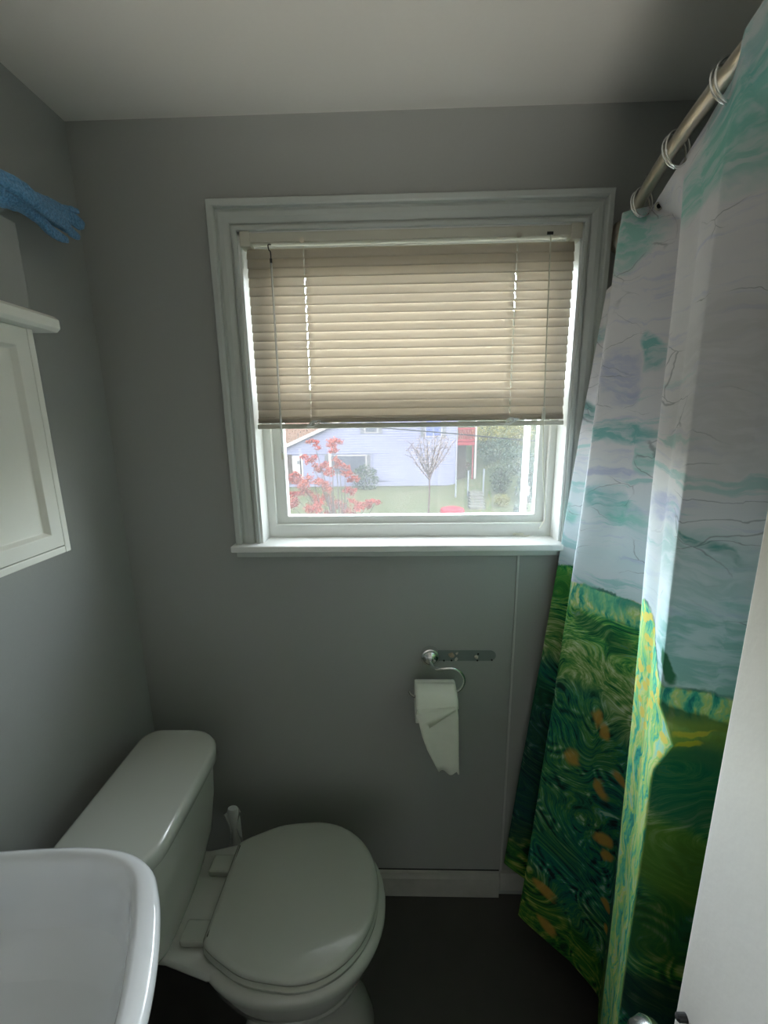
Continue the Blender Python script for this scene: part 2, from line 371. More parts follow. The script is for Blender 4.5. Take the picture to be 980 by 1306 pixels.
# ------------------------------------------------------------------ cabinet
cb = thing('wall_cabinet', (-.735, .52, 1.28), 'white wall cabinet with recessed-panel doors hung on the left wall', 'cabinet')
cx, cz0, cz1 = -.62, 1.281, 1.676
MB().box((XL, .29, cz0), (cx - .016, .75, cz1)).build('body', 'cab', cb, bevel=.002)
m_ = MB(); fw = .013
m_.box((cx - .016, .75 - fw, cz0), (cx, .75, cz1)); m_.box((cx - .016, .29, cz0), (cx, .29 + fw, cz1)); m_.box((cx - .016, .29 + fw, cz0), (cx, .75 - fw, cz0 + fw))
m_.build('face_frame', 'cab', cb, bevel=.0018)
def cdoor(ya, yb, knob_y):
    za, zb_ = cz0 + fw + .0018, cz1 - .001; st = .031; x = cx + .001
    d_ = MB()
    d_.loft([[(x - .016, a, b) for a, b in ((ya, za), (yb, za), (yb, zb_), (ya, zb_))], [(x, a, b) for a, b in ((ya, za), (yb, za), (yb, zb_), (ya, zb_))],
             [(x, a, b) for a, b in ((ya + st - .006, za + st - .006), (yb - st + .006, za + st - .006), (yb - st + .006, zb_ - st), (ya + st - .006, zb_ - st))],
             [(x - .009, a, b) for a, b in ((ya + st, za + st), (yb - st, za + st), (yb - st, zb_ - st - .006), (ya + st, zb_ - st - .006))]])
    o = d_.build('door', 'cab', cb, bevel=.001)
    MB().lathe([(.004, 0), (.004, .008), (.009, .013), (.010, .019), (.005, .024)], (x, knob_y, 1.42), 'X', 16).build('knob', 'chrome', o, smooth=True)
cdoor(.29 + fw + .0018, .5185, .50); cdoor(.5215, .75 - fw - .0018, .54)
m_ = MB()
ys0, ys1 = .245, .785
pr = [(XL, 0), (-.598, 0), (-.592, .006), (-.592, .021), (-.600, .027), (XL, .027)]
m_.loft([[(a, ys0, cz1 + b) for a, b in pr], [(a, ys1 - .008, cz1 + b) for a, b in pr], [(max(a - .006, XL) if a > XL else XL, ys1, cz1 + .004 + b * .7) for a, b in pr]])
m_.build('cornice', 'cab', cb, bevel=.0012)
# panel board above cabinet + blue towel draped on its top
bd = MB().box((XL, .22, cz1 + .028), (XL + .040, .845, 1.882)).build('wall_panel', 'wall', bevel=.002); tag(bd, 'grey painted board flat on the left wall above the white cabinet', 'panel')
tw = MB(); random.seed(3)
def lobe(pts, rs, flat=.7, seed=0):
    pts = spline(pts, 6); rs = [r for r in spline([(r, 0, 0) for r in rs], 6)]; rings = []
    for i, p in enumerate(pts):
        t = ((pts[min(i + 1, len(pts) - 1)] - pts[max(i - 1, 0)])).normalized(); u = t.cross(Vector((0, 0, 1))).normalized(); w = u.cross(t)
        r = rs[i].x * .86; rings.append([p + (u * math.cos(a) * flat + w * math.sin(a)) * r * (1 + .16 * math.sin(3 * a + seed + i * .12)) for a in [2 * math.pi * j / 18 for j in range(18)]])
    tw.loft(rings)
def T(x, y, X_):
    r = ray(x, y); return Vector((0, 0, H)) + r * (X_ / r.x)
L = [([(-8, 236), (30, 255), (62, 268), (84, 276), (97, 283), (106, 287)], [.018, .020, .018, .014, .015, .009, .0], -.672),
     ([(-8, 225), (25, 243), (50, 262), (75, 280), (92, 297), (101, 302)], [.018, .019, .017, .013, .010, .006], -.664),
     ([(-8, 250), (25, 262), (50, 280), (66, 296), (78, 303), (86, 306)], [.015, .014, .012, .012, .010, .006], -.678),
     ([(0, 238), (45, 252), (65, 258), (80, 265), (92, 268), (100, 270)], [.012, .012, .009, .007, .008, .005], -.688),
     ([(-8, 232), (20, 240), (44, 262), (70, 282), (85, 293), (92, 297)], [.016, .018, .016, .012, .009, .006], -.690)]
for pix, rs, X_ in L:
    pts = [T(a, b, X_ + (.01 if X_ > -.67 else 0) * math.sin(i)) for i, (a, b) in enumerate(pix)]
    d0 = pts[0] - pts[1]; pts = [pts[0] + d0 * 3.2] + pts; rs = [rs[0]] + rs[:len(pts) - 1]
    lobe(pts, rs, .75, X_ * 100)
o = tw.build('blue_towel', 'towel', smooth=True); tag(o, 'blue terry towel bunched along the top of the board on the left wall', 'towel')
rm = o.modifiers.new('r', 'REMESH'); rm.mode = 'VOXEL'; rm.voxel_size = .002; rm.use_smooth_shade = True
sm = o.modifiers.new('s', 'SMOOTH'); sm.iterations = 1; sm.factor = .4
tx = bpy.data.textures.new('t', 'CLOUDS'); tx.noise_scale = .012
dm = o.modifiers.new('d', 'DISPLACE'); dm.texture = tx; dm.strength = .003; dm.mid_level = .5

# ------------------------------------------------------------------ toilet
def sup(cx_, cy_, a_f, a_b, b_, z_, n=64, ef=2.2, eb=2.2):   # superellipse, front +x, back -x
    r = []
    for i in range(n):
        t = 2 * math.pi * i / n; c, s_ = math.cos(t), math.sin(t)
        e = ef if c >= 0 else eb; a_ = a_f if c >= 0 else a_b
        r.append((cx_ + a_ * math.copysign(abs(c) ** (2 / e), c), cy_ + b_ * math.copysign(abs(s_) ** (2 / e), s_), z_))
    return r
TY = .777
to = thing('toilet', (-.35, TY, 0), 'white two-piece toilet with closed lid against the left wall', 'toilet')
m_ = MB()
m_.loft([sup(-.25, TY, .185, .15, .10, 0, ef=2.4), sup(-.25, TY, .180, .145, .095, .03, ef=2.4), sup(-.25, TY, .165, .13, .085, .09),
         sup(-.25, TY, .148, .13, .09, .16), sup(-.25, TY, .155, .16, .118, .21), sup(-.25, TY, .178, .185, .150, .27), sup(-.25, TY, .202, .205, .168, .325),
         sup(-.25, TY, .215, .215, .176, .36), sup(-.25, TY, .220, .222, .180, .380), sup(-.25, TY, .217, .22, .177, .392), sup(-.25, TY, .205, .21, .168, .396)])
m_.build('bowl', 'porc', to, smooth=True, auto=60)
# rear deck that carries the tank
m_ = MB(); dk = lambda z_, g: [(-.66 + g, TY - .11 + g, z_), (-.50, TY - .12 + g, z_), (-.40, TY - .145 + g, z_), (-.36, TY - .14 + g, z_), (-.36, TY + .14 - g, z_), (-.40, TY + .145 - g, z_), (-.50, TY + .12 - g, z_), (-.66 + g, TY + .11 - g, z_)]
m_.loft([dk(.33, .09), dk(.352, .05), dk(.368, .012), dk(.380, .0), dk(.392, .002), dk(.397, .008)]); m_.build('rear_deck', 'porc', to, smooth=True, bevel=.004, auto=50)
# tank
def tk(x0, x1, y0, y1, z_, bow=.004, r=.04, n=8):
    pts = []
    for (cx_, cy_, a0) in ((x1 - r, y1 - r, 0), (x0 + r * .5, y1 - r * .5, 90), (x0 + r * .5, y0 + r * .5, 180), (x1 - r, y0 + r, 270)):
        rr_ = r if a0 in (0, 270) else r * .5
        for i in range(n): t = math.radians(a0 + 90 * i / (n - 1)); pts.append([cx_ + rr_ * math.cos(t), cy_ + rr_ * math.sin(t), z_])
    mid = (y0 + y1) / 2; hw = (y1 - y0) / 2
    for i in range(1, 8): pts.append([x1, y0 + r + (y1 - y0 - 2 * r) * i / 8, z_])
    for p in pts:
        if p[0] > (x0 + x1) / 2: p[0] += bow * (1 - ((p[1] - mid) / hw) ** 2) - bow * .5
    return [tuple(p) for p in pts]
ty0, ty1 = .565, .925
m_ = MB(); m_.loft([tk(-.63, -.500, ty0 + .07, ty1 - .085, .398), tk(-.632, -.492, ty0 + .045, ty1 - .05, .43), tk(-.635, -.478, ty0 + .02, ty1 - .022, .50), tk(-.638, -.466, ty0 + .012, ty1 - .013, .60), tk(-.64, -.460, ty0 + .008, ty1 - .01, .708)])
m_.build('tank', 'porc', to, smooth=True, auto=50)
m_ = MB(); m_.loft([tk(-.645, -.450, ty0, ty1 + .002, .700, r=.075), tk(-.65, -.444, ty0 - .005, ty1 + .007, .708, r=.078), tk(-.65, -.445, ty0 - .005, ty1 + .006, .733, r=.078), tk(-.648, -.449, ty0, ty1 + .003, .738, r=.078), tk(-.642, -.455, ty0 + .006, ty1 - .003, .740, r=.078)])
m_.build('tank_lid', 'porc', to, smooth=True, auto=60)
# seat and lid
def lidring(z_, g=0, n=72):
    r = []
    xb = -.423 + g; xf = -.045 - g; cxx = -.225
    pts = []
    for i in range(n):
        t = -math.pi * .5 + math.pi * i / (n - 1); pts.append((cxx + (xf - cxx) * max(0, math.cos(t)) ** .95, TY + (.174 - g) * math.copysign(abs(math.sin(t)) ** .97, math.sin(t))))
    # back part narrows towards the hinges
    back = spline([(cxx, TY + .174 - g, 0), (-.31, TY + .164 - g, 0), (-.37, TY + .140 - g, 0), (-.412, TY + .117 - g, 0), (xb, TY + .104 - g, 0)], 5)[1:]
    pts += [(p.x, p.y) for p in back]
    pts += [(p.x, 2 * TY - p.y) for p in reversed(back)]
    return [(x, y, z_) for x, y in pts]
m_ = MB(); m_.loft([lidring(.398, .006), lidring(.401, .001), lidring(.410, .0), lidring(.414, .006)])
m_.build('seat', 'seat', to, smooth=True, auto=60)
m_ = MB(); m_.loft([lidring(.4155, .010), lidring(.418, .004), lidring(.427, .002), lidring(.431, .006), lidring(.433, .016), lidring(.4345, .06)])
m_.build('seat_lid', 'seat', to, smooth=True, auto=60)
for y in (.70, .845):
    MB().box((-.478, y - .022, .397), (-.418, y + .022, .418)).build('hinge', 'seat', to, bevel=.006, seg=3)
# brush behind the toilet
br = thing('toilet_brush', (-.475, .995, 0), 'white-handled toilet brush standing in the corner behind the toilet', 'brush')
bx, by = -.468, .985
m_ = MB(); rings = []
for z_, w, t in ((.12, .006, .006), (.20, .007, .006), (.30, .011, .007), (.38, .013, .008), (.42, .0125, .009), (.432, .010, .007)):
    rings.append([(bx - .03 * (z_ - .2) + 1.35 * w * math.cos(a), by + 1.2 * t * math.sin(a), z_) for a in [2 * math.pi * j / 16 for j in range(16)]])
m_.loft(rings); m_.build('handle', 'brush', br, smooth=True)
m_ = MB(); m_.lathe([(.045, 0), (.047, .01), (.040, .12), (.043, .15), (.040, .155), (.036, .15), (.034, .02)], (bx, by, 0), 'Z', 28, caps=True); m_.build('holder', 'brush', br, smooth=True)
m_ = MB()
for sx_, sh in ((-1, 0), (1, .01)):
    m_.loft([[(bx - .006 + sx_ * (.018 + .010 * math.sin(q * 1.2)), by - .010, .25 + q * .028 + sh), (bx - .006 + sx_ * .011, by + .008, .25 + q * .028 + sh), (bx - .006 + sx_ * (.016 + .008 * math.sin(q * 1.2)), by - .0095, .25 + q * .028 + sh)] for q in range(7)])
m_.build('wrapper', 'filmy', br)

# ------------------------------------------------------------------ toilet roll + holder
hd = thing('toilet_roll_holder', (.095, YB, .855), 'chrome hook toilet roll holder screwed to the wall under the window', 'toilet roll holder')
dc = P(549, 838, 1.065)
m_ = MB(); m_.lathe([(.0262, YB - dc.y), (.0262, .004), (.0245, -.003), (.0215, -.004), (.0195, -.009), (.013, -.014), (.004, -.016)], (dc.x, dc.y, dc.z), 'Y', 36); m_.build('wall_plate', 'chrome', hd, smooth=True, auto=30)
ya = .995
pa_ = [Vector((dc.x, 1.055, dc.z)), P(550, 846, 1.03), P(556, 852.5, 1.005), P(562, 853, ya), P(572, 852.3, ya), P(580, 853, ya), P(587, 857, ya), P(591.5, 863, ya), P(592.5, 869, ya), P(590, 876, ya), P(583, 882, ya), P(570, 884.5, ya), P(550, 887, ya), P(535, 888.5, ya), P(528, 888, ya), P(524, 885.5, ya), P(521.5, 881.5, ya)]
pp = spline(pa_, 6); rad = [max(.0042, .008 - .0008 * i) if i < 8 else .0033 for i in range(len(pp))]
m_ = MB(); m_.tube(pp, rad, 14); m_.build('hook_arm', 'chrome', hd, smooth=True, auto=60)
rl = thing('toilet_roll', (.105, ya, .775), 'white toilet roll hanging on the chrome hook with its loose end trailing', 'toilet roll')
rx0, rx1 = P(531, 895, .945).x, P(584.5, 900, .942).x
rc = P(556, 887, ya).z - .0165; RR = .054
m_ = MB(); sg = 56
def circ(x, r, sq=1.0): return [(x, ya + r * math.cos(2 * math.pi * j / sg), rc + r * math.sin(2 * math.pi * j / sg)) for j in range(sg)]
m_.loft([circ(rx0, .021), circ(rx0, RR - .001), circ(rx0 + .0015, RR), circ(rx1 - .0015, RR), circ(rx1, RR - .001), circ(rx1, .021)], loop=True)
m_.build('paper_roll', 'paper', rl, smooth=True, auto=50)
m_ = MB(); m_.loft([circ(rx0 + .001, .0207), circ(rx1 - .001, .0207), circ(rx1 - .001, .0195), circ(rx0 + .001, .0195)], loop=True); m_.build('cardboard_core', 'card', rl, smooth=True, auto=50)
# hanging sheet: wraps the front of the roll then falls, narrowing to a torn end
m_ = MB(); NX, rows = 14, []
for a in range(90, 181, 9):
    t = math.radians(a); rows.append([(rx0 + .0005 + (rx1 - rx0 - .001) * i / NX, ya + (RR + .0012) * math.cos(t), rc + (RR + .0012) * math.sin(t)) for i in range(NX + 1)])
yf = ya - RR - .0014
Lpx = [(531.7, 905), (534.3, 921), (538.5, 938), (544.5, 954), (551, 967), (556, 977), (560, 985)]
Rpx = [(584, 902), (585, 915), (585, 930), (585, 948), (585, 962), (585.5, 975), (586, 984)]
for q, (l_, r_) in enumerate(zip(Lpx, Rpx)):
    yy = yf - .002 * math.sin(q * .5); a = P(*l_, yy); b = P(*r_, yy); row = []
    for i in range(NX + 1):
        t = i / NX; p = a.lerp(b, t); wv = .0045 * math.sin(t * 7 + q * .55) * min(1, q / 3)
        zz = p.z
        if q == 6: zz += (.004 * math.sin(t * 9)) - (.010 if t > .86 else 0)
        row.append((p.x, p.y - wv - .004 * t * q / 6, zz))
    rows.append(row)
m_.loft(rows, caps=False, closed=False); o = m_.build('loose_sheet', 'tissue', rl, smooth=True, auto=80, recalc=False)
o.modifiers.new('t', 'SOLIDIFY').thickness = .0007
m_ = MB(); yq = yf - .0015
def fr(pl, pr, off):
    out_ = []
    for i in range(11):
        x_ = pl[0] + (pr[0] - pl[0]) * i / 10; y_ = pl[1] + (pr[1] - pl[1]) * i / 10; q_ = P(x_, y_, yf)
        dz_ = q_.z - rc; dep = ya - math.sqrt(max(0, RR * RR - max(dz_, 0) ** 2)) - off
        out_.append(P(x_, y_, dep))
    return out_
rows = [fr((531.5, 884), (584, 884), .0014), fr((531.8, 903), (584.8, 893), .0022), fr((533.3, 914), (585, 898), .0032), fr((535.5, 925), (585.2, 901), .0042), fr((538.5, 935), (585.4, 904), .0040)]
a = rows[0]
m_.loft(rows, caps=False, closed=False); o = m_.build('folded_flap', 'tissue', rl, smooth=True, auto=80, recalc=False); o.modifiers.new('t', 'SOLIDIFY').thickness = .0007

# ------------------------------------------------------------------ sink
sk = thing('pedestal_sink', (-.55, .28, 0), 'white ceramic pedestal sink beside the toilet on the left wall', 'sink')
SZ = .82
def sring(g, z_, n=96):
    # outline: straight back on the wall, far and near ends rounded, bowed front
    ctrl = [(-.735, .05), (-.735, .51 - g), (-.725 , .545 - g), (-.66, .552 - g), (-.54, .560 - g), (-.455 - g * .3, .553 - g), (-.400 - g * .8, .530 - g * .8), (-.368 - g, .495 - g * .4), (-.342 - g, .453), (-.316 - g, .395), (-.299 - g, .335), (-.291 - g, .27)]
    ctrl = ctrl[1:]
    if g: ctrl = [(max(x, -.735 + g * 1.0 + (.05 if g > .02 else 0)), y) for x, y in ctrl]
    c2 = [(x, .54 - y) for x, y in reversed(ctrl[:-1])]
    pts = ctrl + c2; N = len(pts); out = []
    for i in range(N):
        for j in range(5):
            out.append(cr(Vector(pts[i - 1]), Vector(pts[i]), Vector(pts[(i + 1) % N]), Vector(pts[(i + 2) % N]), j / 5))
    return [(max(p.x, -.735), p.y, z_) for p in out]
def iring(fx, fy, z_, gx_=.030, gy_=.011):
    base = sring(0, z_); cx_, cy_ = -.53, .27; out = []
    for x, y, z0 in base:
        if x < -.68: x = -.68
        X_ = x - gx_ * max(0, min(1, (x - cx_) / .2)); Y_ = y - gy_ * max(-1, min(1, (y - cy_) / .2))
        out.append((cx_ + (X_ - cx_) * fx, cy_ + (Y_ - cy_) * fy, z_))
    return out
m_ = MB()
m_.loft([iring(.45, .45, .655, 0, 0), iring(.62, .66, .665, 0, 0), iring(.86, .88, .70, 0, 0) , sring(.016, .745), sring(.008, .775), sring(.001, .80), sring(0, .810), sring(.003, .817), sring(.008, .82),
         iring(1, 1, .8195, .026, .012), iring(1, 1, .816, .032, .016), iring(.99, .99, .806, .036, .018), iring(.975, .98, .78, .038, .02), iring(.95, .965, .73, .04, .022), iring(.91, .94, .69, .042, .025), iring(.80, .86, .672, .045, .03), iring(.5, .55, .664, .045, .03), iring(.1, .1, .660, .045, .03)])
m_.build('basin', 'sink', sk, smooth=True, auto=80)
m_ = MB(); m_.loft([sup(-.58, .27, .10, .10, .10, 0), sup(-.58, .27, .085, .09, .085, .05), sup(-.58, .27, .07, .08, .07, .3), sup(-.58, .27, .08, .09, .085, .6), sup(-.57, .27, .11, .11, .12, .68)])
m_.build('pedestal', 'sink', sk, smooth=True)
m_ = MB(); m_.lathe([(.022, .0), (.022, .003), (.010, .004)], (-.53, .27, .660), 'Z', 24); m_.build('drain', 'chrome', sk, smooth=True)

# ------------------------------------------------------------------ door
dr = sroot('door_1', (.30, YN + .02, 0))
dx0, dy1 = .30, .336
m_ = MB(); m_.loft([[(dx0 - .02, YN + .02, z_), (dx0, dy1, z_), (dx0 + .035, dy1 - .002, z_), (dx0 + .015, YN + .02, z_)] for z_ in (.01, 2.03)])
m_.build('slab', 'door', dr, bevel=.0015)
kz, ky = .908, .288
def knob(sgn, x, nm):
    m_ = MB(); m_.lathe([(.020, 0), (.020, sgn * .003), (.017, sgn * .007), (.011, sgn * .010), (.010, sgn * .030), (.016, sgn * .036), (.026, sgn * .045), (.029, sgn * .055), (.025, sgn * .066), (.012, sgn * .071)], (x, ky, kz), 'X', 32)
    return m_.build('door_knob', nm, dr, smooth=True, auto=60)
knob(-1, dx0 - .001, 'chrome'); knob(1, dx0 + .034, 'chrome')
MB().lathe([(.004, .002), (.004, -.008), (.002, -.010)], (dx0 - .001, .3225, .899), 'X', 14).build('lock_button', 'black', dr)
MB().box((dx0 + .006, dy1 - .0015, .87), (dx0 + .028, dy1 + .001, .93)).build('latch_plate', 'nickel', dr)

# ------------------------------------------------------------------ curtain rod
def rodx(y):
    ym, hw = (YB + YN) / 2, (YB - YN) / 2
    t = (y - ym) / hw; return .530 - .142 * (1 - t * t)
RZ = 1.92
rd = thing('curtain_rod', (.53, YB, RZ), 'curved brushed metal shower curtain rod near the ceiling', 'curtain rod')
ys = [YN + .004 + (YB - YN - .008) * i / 40 for i in range(41)]
m_ = MB(); m_.tube([(rodx(y), y, RZ) for y in ys], .0108, 20); m_.build('tube', 'nickel', rd, smooth=True, auto=60)
for y, s_ in ((YB, -1), (YN, 1)):
    m_ = MB(); m_.lathe([(.036, 0), (.036, s_ * .004), (.030, s_ * .012), (.016, s_ * .02), (.0135, s_ * .026)], (.53, y, RZ), 'Y', 32); m_.build('flange', 'nickel', rd, smooth=True, auto=50)
    if y == YN: continue

# ------------------------------------------------------------------ curtain
ZL = [1.893, 1.83, 1.72, 1.40, 1.05, .70, .40, .15]
def lin(a, b):      # x,y from top to bottom, linear in z
    return [(a[0] + (b[0] - a[0]) * (ZL[0] - z_) / (ZL[0] - ZL[-1]), a[1] + (b[1] - a[1]) * (ZL[0] - z_) / (ZL[0] - ZL[-1])) for z_ in ZL]
ribs = [
    ('free edge', [(.515, 1.055)] * 2 + lin((.515, 1.055), (.42, 1.05))[2:]),
    ('A', lin((.487, 1.045), (.325, 1.035))),
    ('Av', lin((.515, .985), (.405, .985))),
    ('B', [(.437, .905), (.434, .908), (.430, .908), (.418, .912), (.400, .916), (.378, .920), (.358, .922), (.338, .922)]),
    ('Bm', [(.478, .905), (.480, .870), (.478, .85), (.472, .84), (.462, .835), (.452, .83), (.445, .82), (.44, .82)]),
    ('Bv', [(.490, .893), (.512, .83), (.520, .80), (.515, .78), (.505, .77), (.495, .77), (.49, .76), (.48, .75)]),
    ('C', [(.446, .742), (.425, .705), (.405, .667), (.396, .646), (.391, .618), (.389, .600), (.387, .588), (.386, .575)]),
    ('Cm', [(.432, .680), (.412, .650), (.396, .612), (.388, .594), (.385, .572), (.380, .553), (.376, .543), (.375, .535)]),
    ('D', [(.414, .612), (.397, .583), (.381, .558), (.374, .541), (.368, .522), (.362, .508), (.358, .500), (.356, .495)]),
    ('Dm', [(.385, .560), (.392, .545), (.425, .52), (.428, .51), (.425, .50), (.42, .49), (.415, .485), (.41, .48)]),
    ('E', [(.377, .510), (.385, .50), (.455, .495), (.465, .49), (.46, .485), (.455, .48), (.45, .475), (.45, .47)]),
    ('G', [(.370, .45), (.374, .44), (.402, .42), (.400, .41), (.40, .40), (.40, .39), (.40, .39), (.40, .39)]),
    ('H', lin((.350, .34), (.46, .32))),
    ('I', lin((.350, .24), (.405, .22))),
    ('J', lin((.355, .12), (.46, .11))),
    ('K', lin((.375, .0), (.41, .0))),
    ('L', lin((.395, -.15), (.47, -.15))),
    ('Mm', lin((.43, -.28), (.44, -.28)))]
topz = {'free edge': 1.80, 'A': 1.80, 'Av': 1.84, 'B': 1.895, 'Bm': 1.905, 'Bv': 1.905, 'C': 1.902, 'Cm': 1.908, 'D': 1.912, 'Dm': 1.924, 'E': 1.930, 'G': 1.930, 'H': 1.93, 'I': 1.93, 'J': 1.93, 'K': 1.935, 'L': 1.94, 'Mm': 1.935}
botz = {'free edge': .19, 'A': .185, 'Av': .16, 'B': .145}
NU, NV = 16, 18
# arc-length U measured at z = 1.05
acc = [0]
for i in range(1, len(ribs)): a, b = ribs[i - 1][1][4], ribs[i][1][4]; acc.append(acc[-1] + math.hypot(b[0] - a[0], b[1] - a[1]))
UU = {r[0]: u for r, u in zip(ribs, acc)}
cols = []
for nm, pts in ribs:
    zt = topz.get(nm, 1.898); zbm = botz.get(nm, .148)
    zz = [zt + (zbm - zt) * (ZL[0] - z_) / (ZL[0] - ZL[-1]) for z_ in ZL]
    cols.append(spline([(p[0], p[1], z_) for p, z_ in zip(pts, zz)], NV))
# crests stay crisp: sharpen by adding shoulder points
grid = []; Us = []
def tens(p0, p1, p2, p3, t, k_=.28):
    m1 = (p2 - p0) * .5 * k_; m2 = (p3 - p1) * .5 * k_
    t2, t3 = t * t, t * t * t
    return p1 * (2 * t3 - 3 * t2 + 1) + m1 * (t3 - 2 * t2 + t) + p2 * (-2 * t3 + 3 * t2) + m2 * (t3 - t2)
nc = len(cols)
for i in range(nc - 1):
    for j in range(NU):
        t = j / NU
        grid.append([tens(cols[max(i - 1, 0)][k_], cols[i][k_], cols[i + 1][k_], cols[min(i + 2, nc - 1)][k_], t) for k_ in range(len(cols[0]))]); Us.append(acc[i] + (acc[i + 1] - acc[i]) * t)
grid.append(cols[-1]); Us.append(acc[-1])
for gi, col in enumerate(grid):       # soft creases in the cloth, a sag between the rings, and the pulled fold near the door
    for kk, p in enumerate(col):
        n_ = mnoise.noise(Vector((Us[gi] * 9, p.z * 2.2, 3))) * .004 + mnoise.noise(Vector((Us[gi] * 30, p.z * 5, 9))) * .0012
        p.x += n_; p.y += n_ * .3
        dd = (Us[gi] - (UU['D'] + .002)) / .030; dz = (p.z - 1.085) / (.022 if p.z > 1.085 else .055)
        w_ = max(0, 1 - abs(dd) * .7) * max(0, 1 - abs(dz) * .75); p.y -= .034 * w_; p.x += .004 * w_
cu = thing('shower_curtain', (.42, .4, .15), 'shower curtain printed with a pale sky and swirling green field hanging beside the window', 'curtain')
m_ = MB(); m_.loft(grid, caps=False, closed=False)
co_ = m_.build('cloth', 'wall', cu, smooth=True, auto=180, recalc=False)
uvl = co_.data.uv_layers.new(name='UVMap'); nk = len(grid[0])
for lp in co_.data.loops: gi, kk = divmod(lp.vertex_index, nk); uvl.data[lp.index].uv = (Us[gi], grid[gi][kk].z)
# hem band at the top and grommets
ringpts = [('Bm', (rodx(.9), .90)), ('C', (rodx(.742), .742)), ('D', (rodx(.612), .612)), ('G', (rodx(.45), .45)), ('I', (rodx(.24), .24)), ('K', (rodx(0.), 0.)), ('Mm', (rodx(-.28), -.28))]
for i, (nm, (x, y)) in enumerate(ringpts):
    words = ['first curtain ring from the window wall', 'second curtain ring from the window wall', 'third curtain ring from the window wall', 'fourth curtain ring from the window wall', 'fifth curtain ring from the window wall', 'sixth curtain ring from the window wall', 'last curtain ring, nearest the doorway'][i]
    if i > 3: continue
    r0 = thing('curtain_ring', (x, y, RZ), 'double loop metal ' + words, 'curtain ring', 'rings on the curved shower rod')
    for off in (-.004, .004):
        m_ = MB(); tiltv = .28
        m_.tube([(x + .0175 * math.cos(a) + .1 * 0, y + off + tiltv * .0 + .010 * math.sin(a) * (1 if off > 0 else .6), RZ - .010 + .027 * math.sin(a)) for a in [i_ * math.pi / 16 for i_ in range(32)]], .0016, 8, loop=True)
        m_.build('loop', 'chrome', r0, smooth=True, auto=60)
gp = P(838, 265, .885)
MB().tube([(gp.x + .006 * math.cos(a), gp.y - .006, gp.z + .006 * math.sin(a)) for a in [i_ * math.pi / 8 for i_ in range(16)]], .0018, 8, loop=True).build('grommet', 'nickel', cu, smooth=True)
MB().lathe([(.0045, 0), (.0045, .001)], (gp.x, gp.y - .006, gp.z), 'Y', 14).build('grommet_hole', 'hole', cu)

# printed cloth: generic painterly landscape
k = NT('printed_curtain_cloth'); uvn = k.n('UVMap'); uv = uvn.outputs[0]
sep = k.n('SeparateXYZ', i_0=uv); U_, V_ = sep.outputs[0], sep.outputs[1]
wn = k.n('TexNoise'); k.put(wn.inputs['Vector'], uv); wn.inputs['Scale'].default_value = 14; wn.inputs['Detail'].default_value = 4
wv = k.n('VectorMath', operation='SUBTRACT'); k.put(wv.inputs[0], wn.outputs['Color']); wv.inputs[1].default_value = (.5, .5, .5)
ws = k.n('VectorMath', operation='SCALE'); k.put(ws.inputs[0], wv.outputs[0]); ws.inputs['Scale'].default_value = .055
wuv = k.n('VectorMath', operation='ADD'); k.put(wuv.inputs[0], uv); k.put(wuv.inputs[1], ws.outputs[0]); wuv = wuv.outputs[0]
def lc(*a): return srgb(*a)
sky = k.mix(k.noise(k.n('Mapping', i_Vector=wuv, i_Scale=(1.2, 4, 1)).outputs[0], 3.5, 3), lc(228, 226, 232), lc(244, 243, 245))
lowsky = k.mix(k.noise(k.n('Mapping', i_Vector=wuv, i_Scale=(1, 5, 1)).outputs[0], 4, 3), lc(205, 228, 232), lc(238, 240, 246))
sky = k.mix(k.smooth(V_, 1.50, 1.25), sky, lowsky)
# long pale strokes in the sky
st = k.noise(k.n('Mapping', i_Vector=wuv, i_Scale=(3, 22, 1), i_Rotation=(0, 0, .12)).outputs[0], 3, 4, .6)
sky = k.mix(k.smooth(st, .52, .72, 0, .30), sky, lc(176, 184, 226))
st2 = k.noise(k.n('Mapping', i_Vector=wuv, i_Scale=(2, 16, 1), i_Location=(4, 2, 0)).outputs[0], 2.5, 4, .6)
sky = k.mix(k.math('MULTIPLY', k.smooth(st2, .54, .66, 0, .55), k.smooth(V_, 1.62, 1.48)), sky, lc(130, 205, 200))
NDIST = wuv
MOD = [k.smooth(k.noise(k.n('Mapping', i_Vector=wuv, i_Scale=(2, 7, 1), i_Rotation=(0, 0, -.3)).outputs[0], 9, 3, .6), .38, .60, .38, .95)]
def blob(col, base, u, v, ru, rv, f=.8, soft=.18, rot=0.0):
    mp = k.n('Mapping', vector_type='TEXTURE'); k.put(mp.inputs[0], NDIST); mp.inputs['Location'].default_value = (u, v, 0); mp.inputs['Rotation'].default_value = (0, 0, rot); mp.inputs['Scale'].default_value = (ru, rv, 1)
    ln = k.n('VectorMath', operation='LENGTH'); k.put(ln.inputs[0], mp.outputs[0])
    fac = k.smooth(ln.outputs['Value'], 1 + soft, 1 - soft, 0, f)
    if MOD: fac = k.math('MULTIPLY', fac, MOD[0], clamp=True)
    return k.mix(fac, base, col)
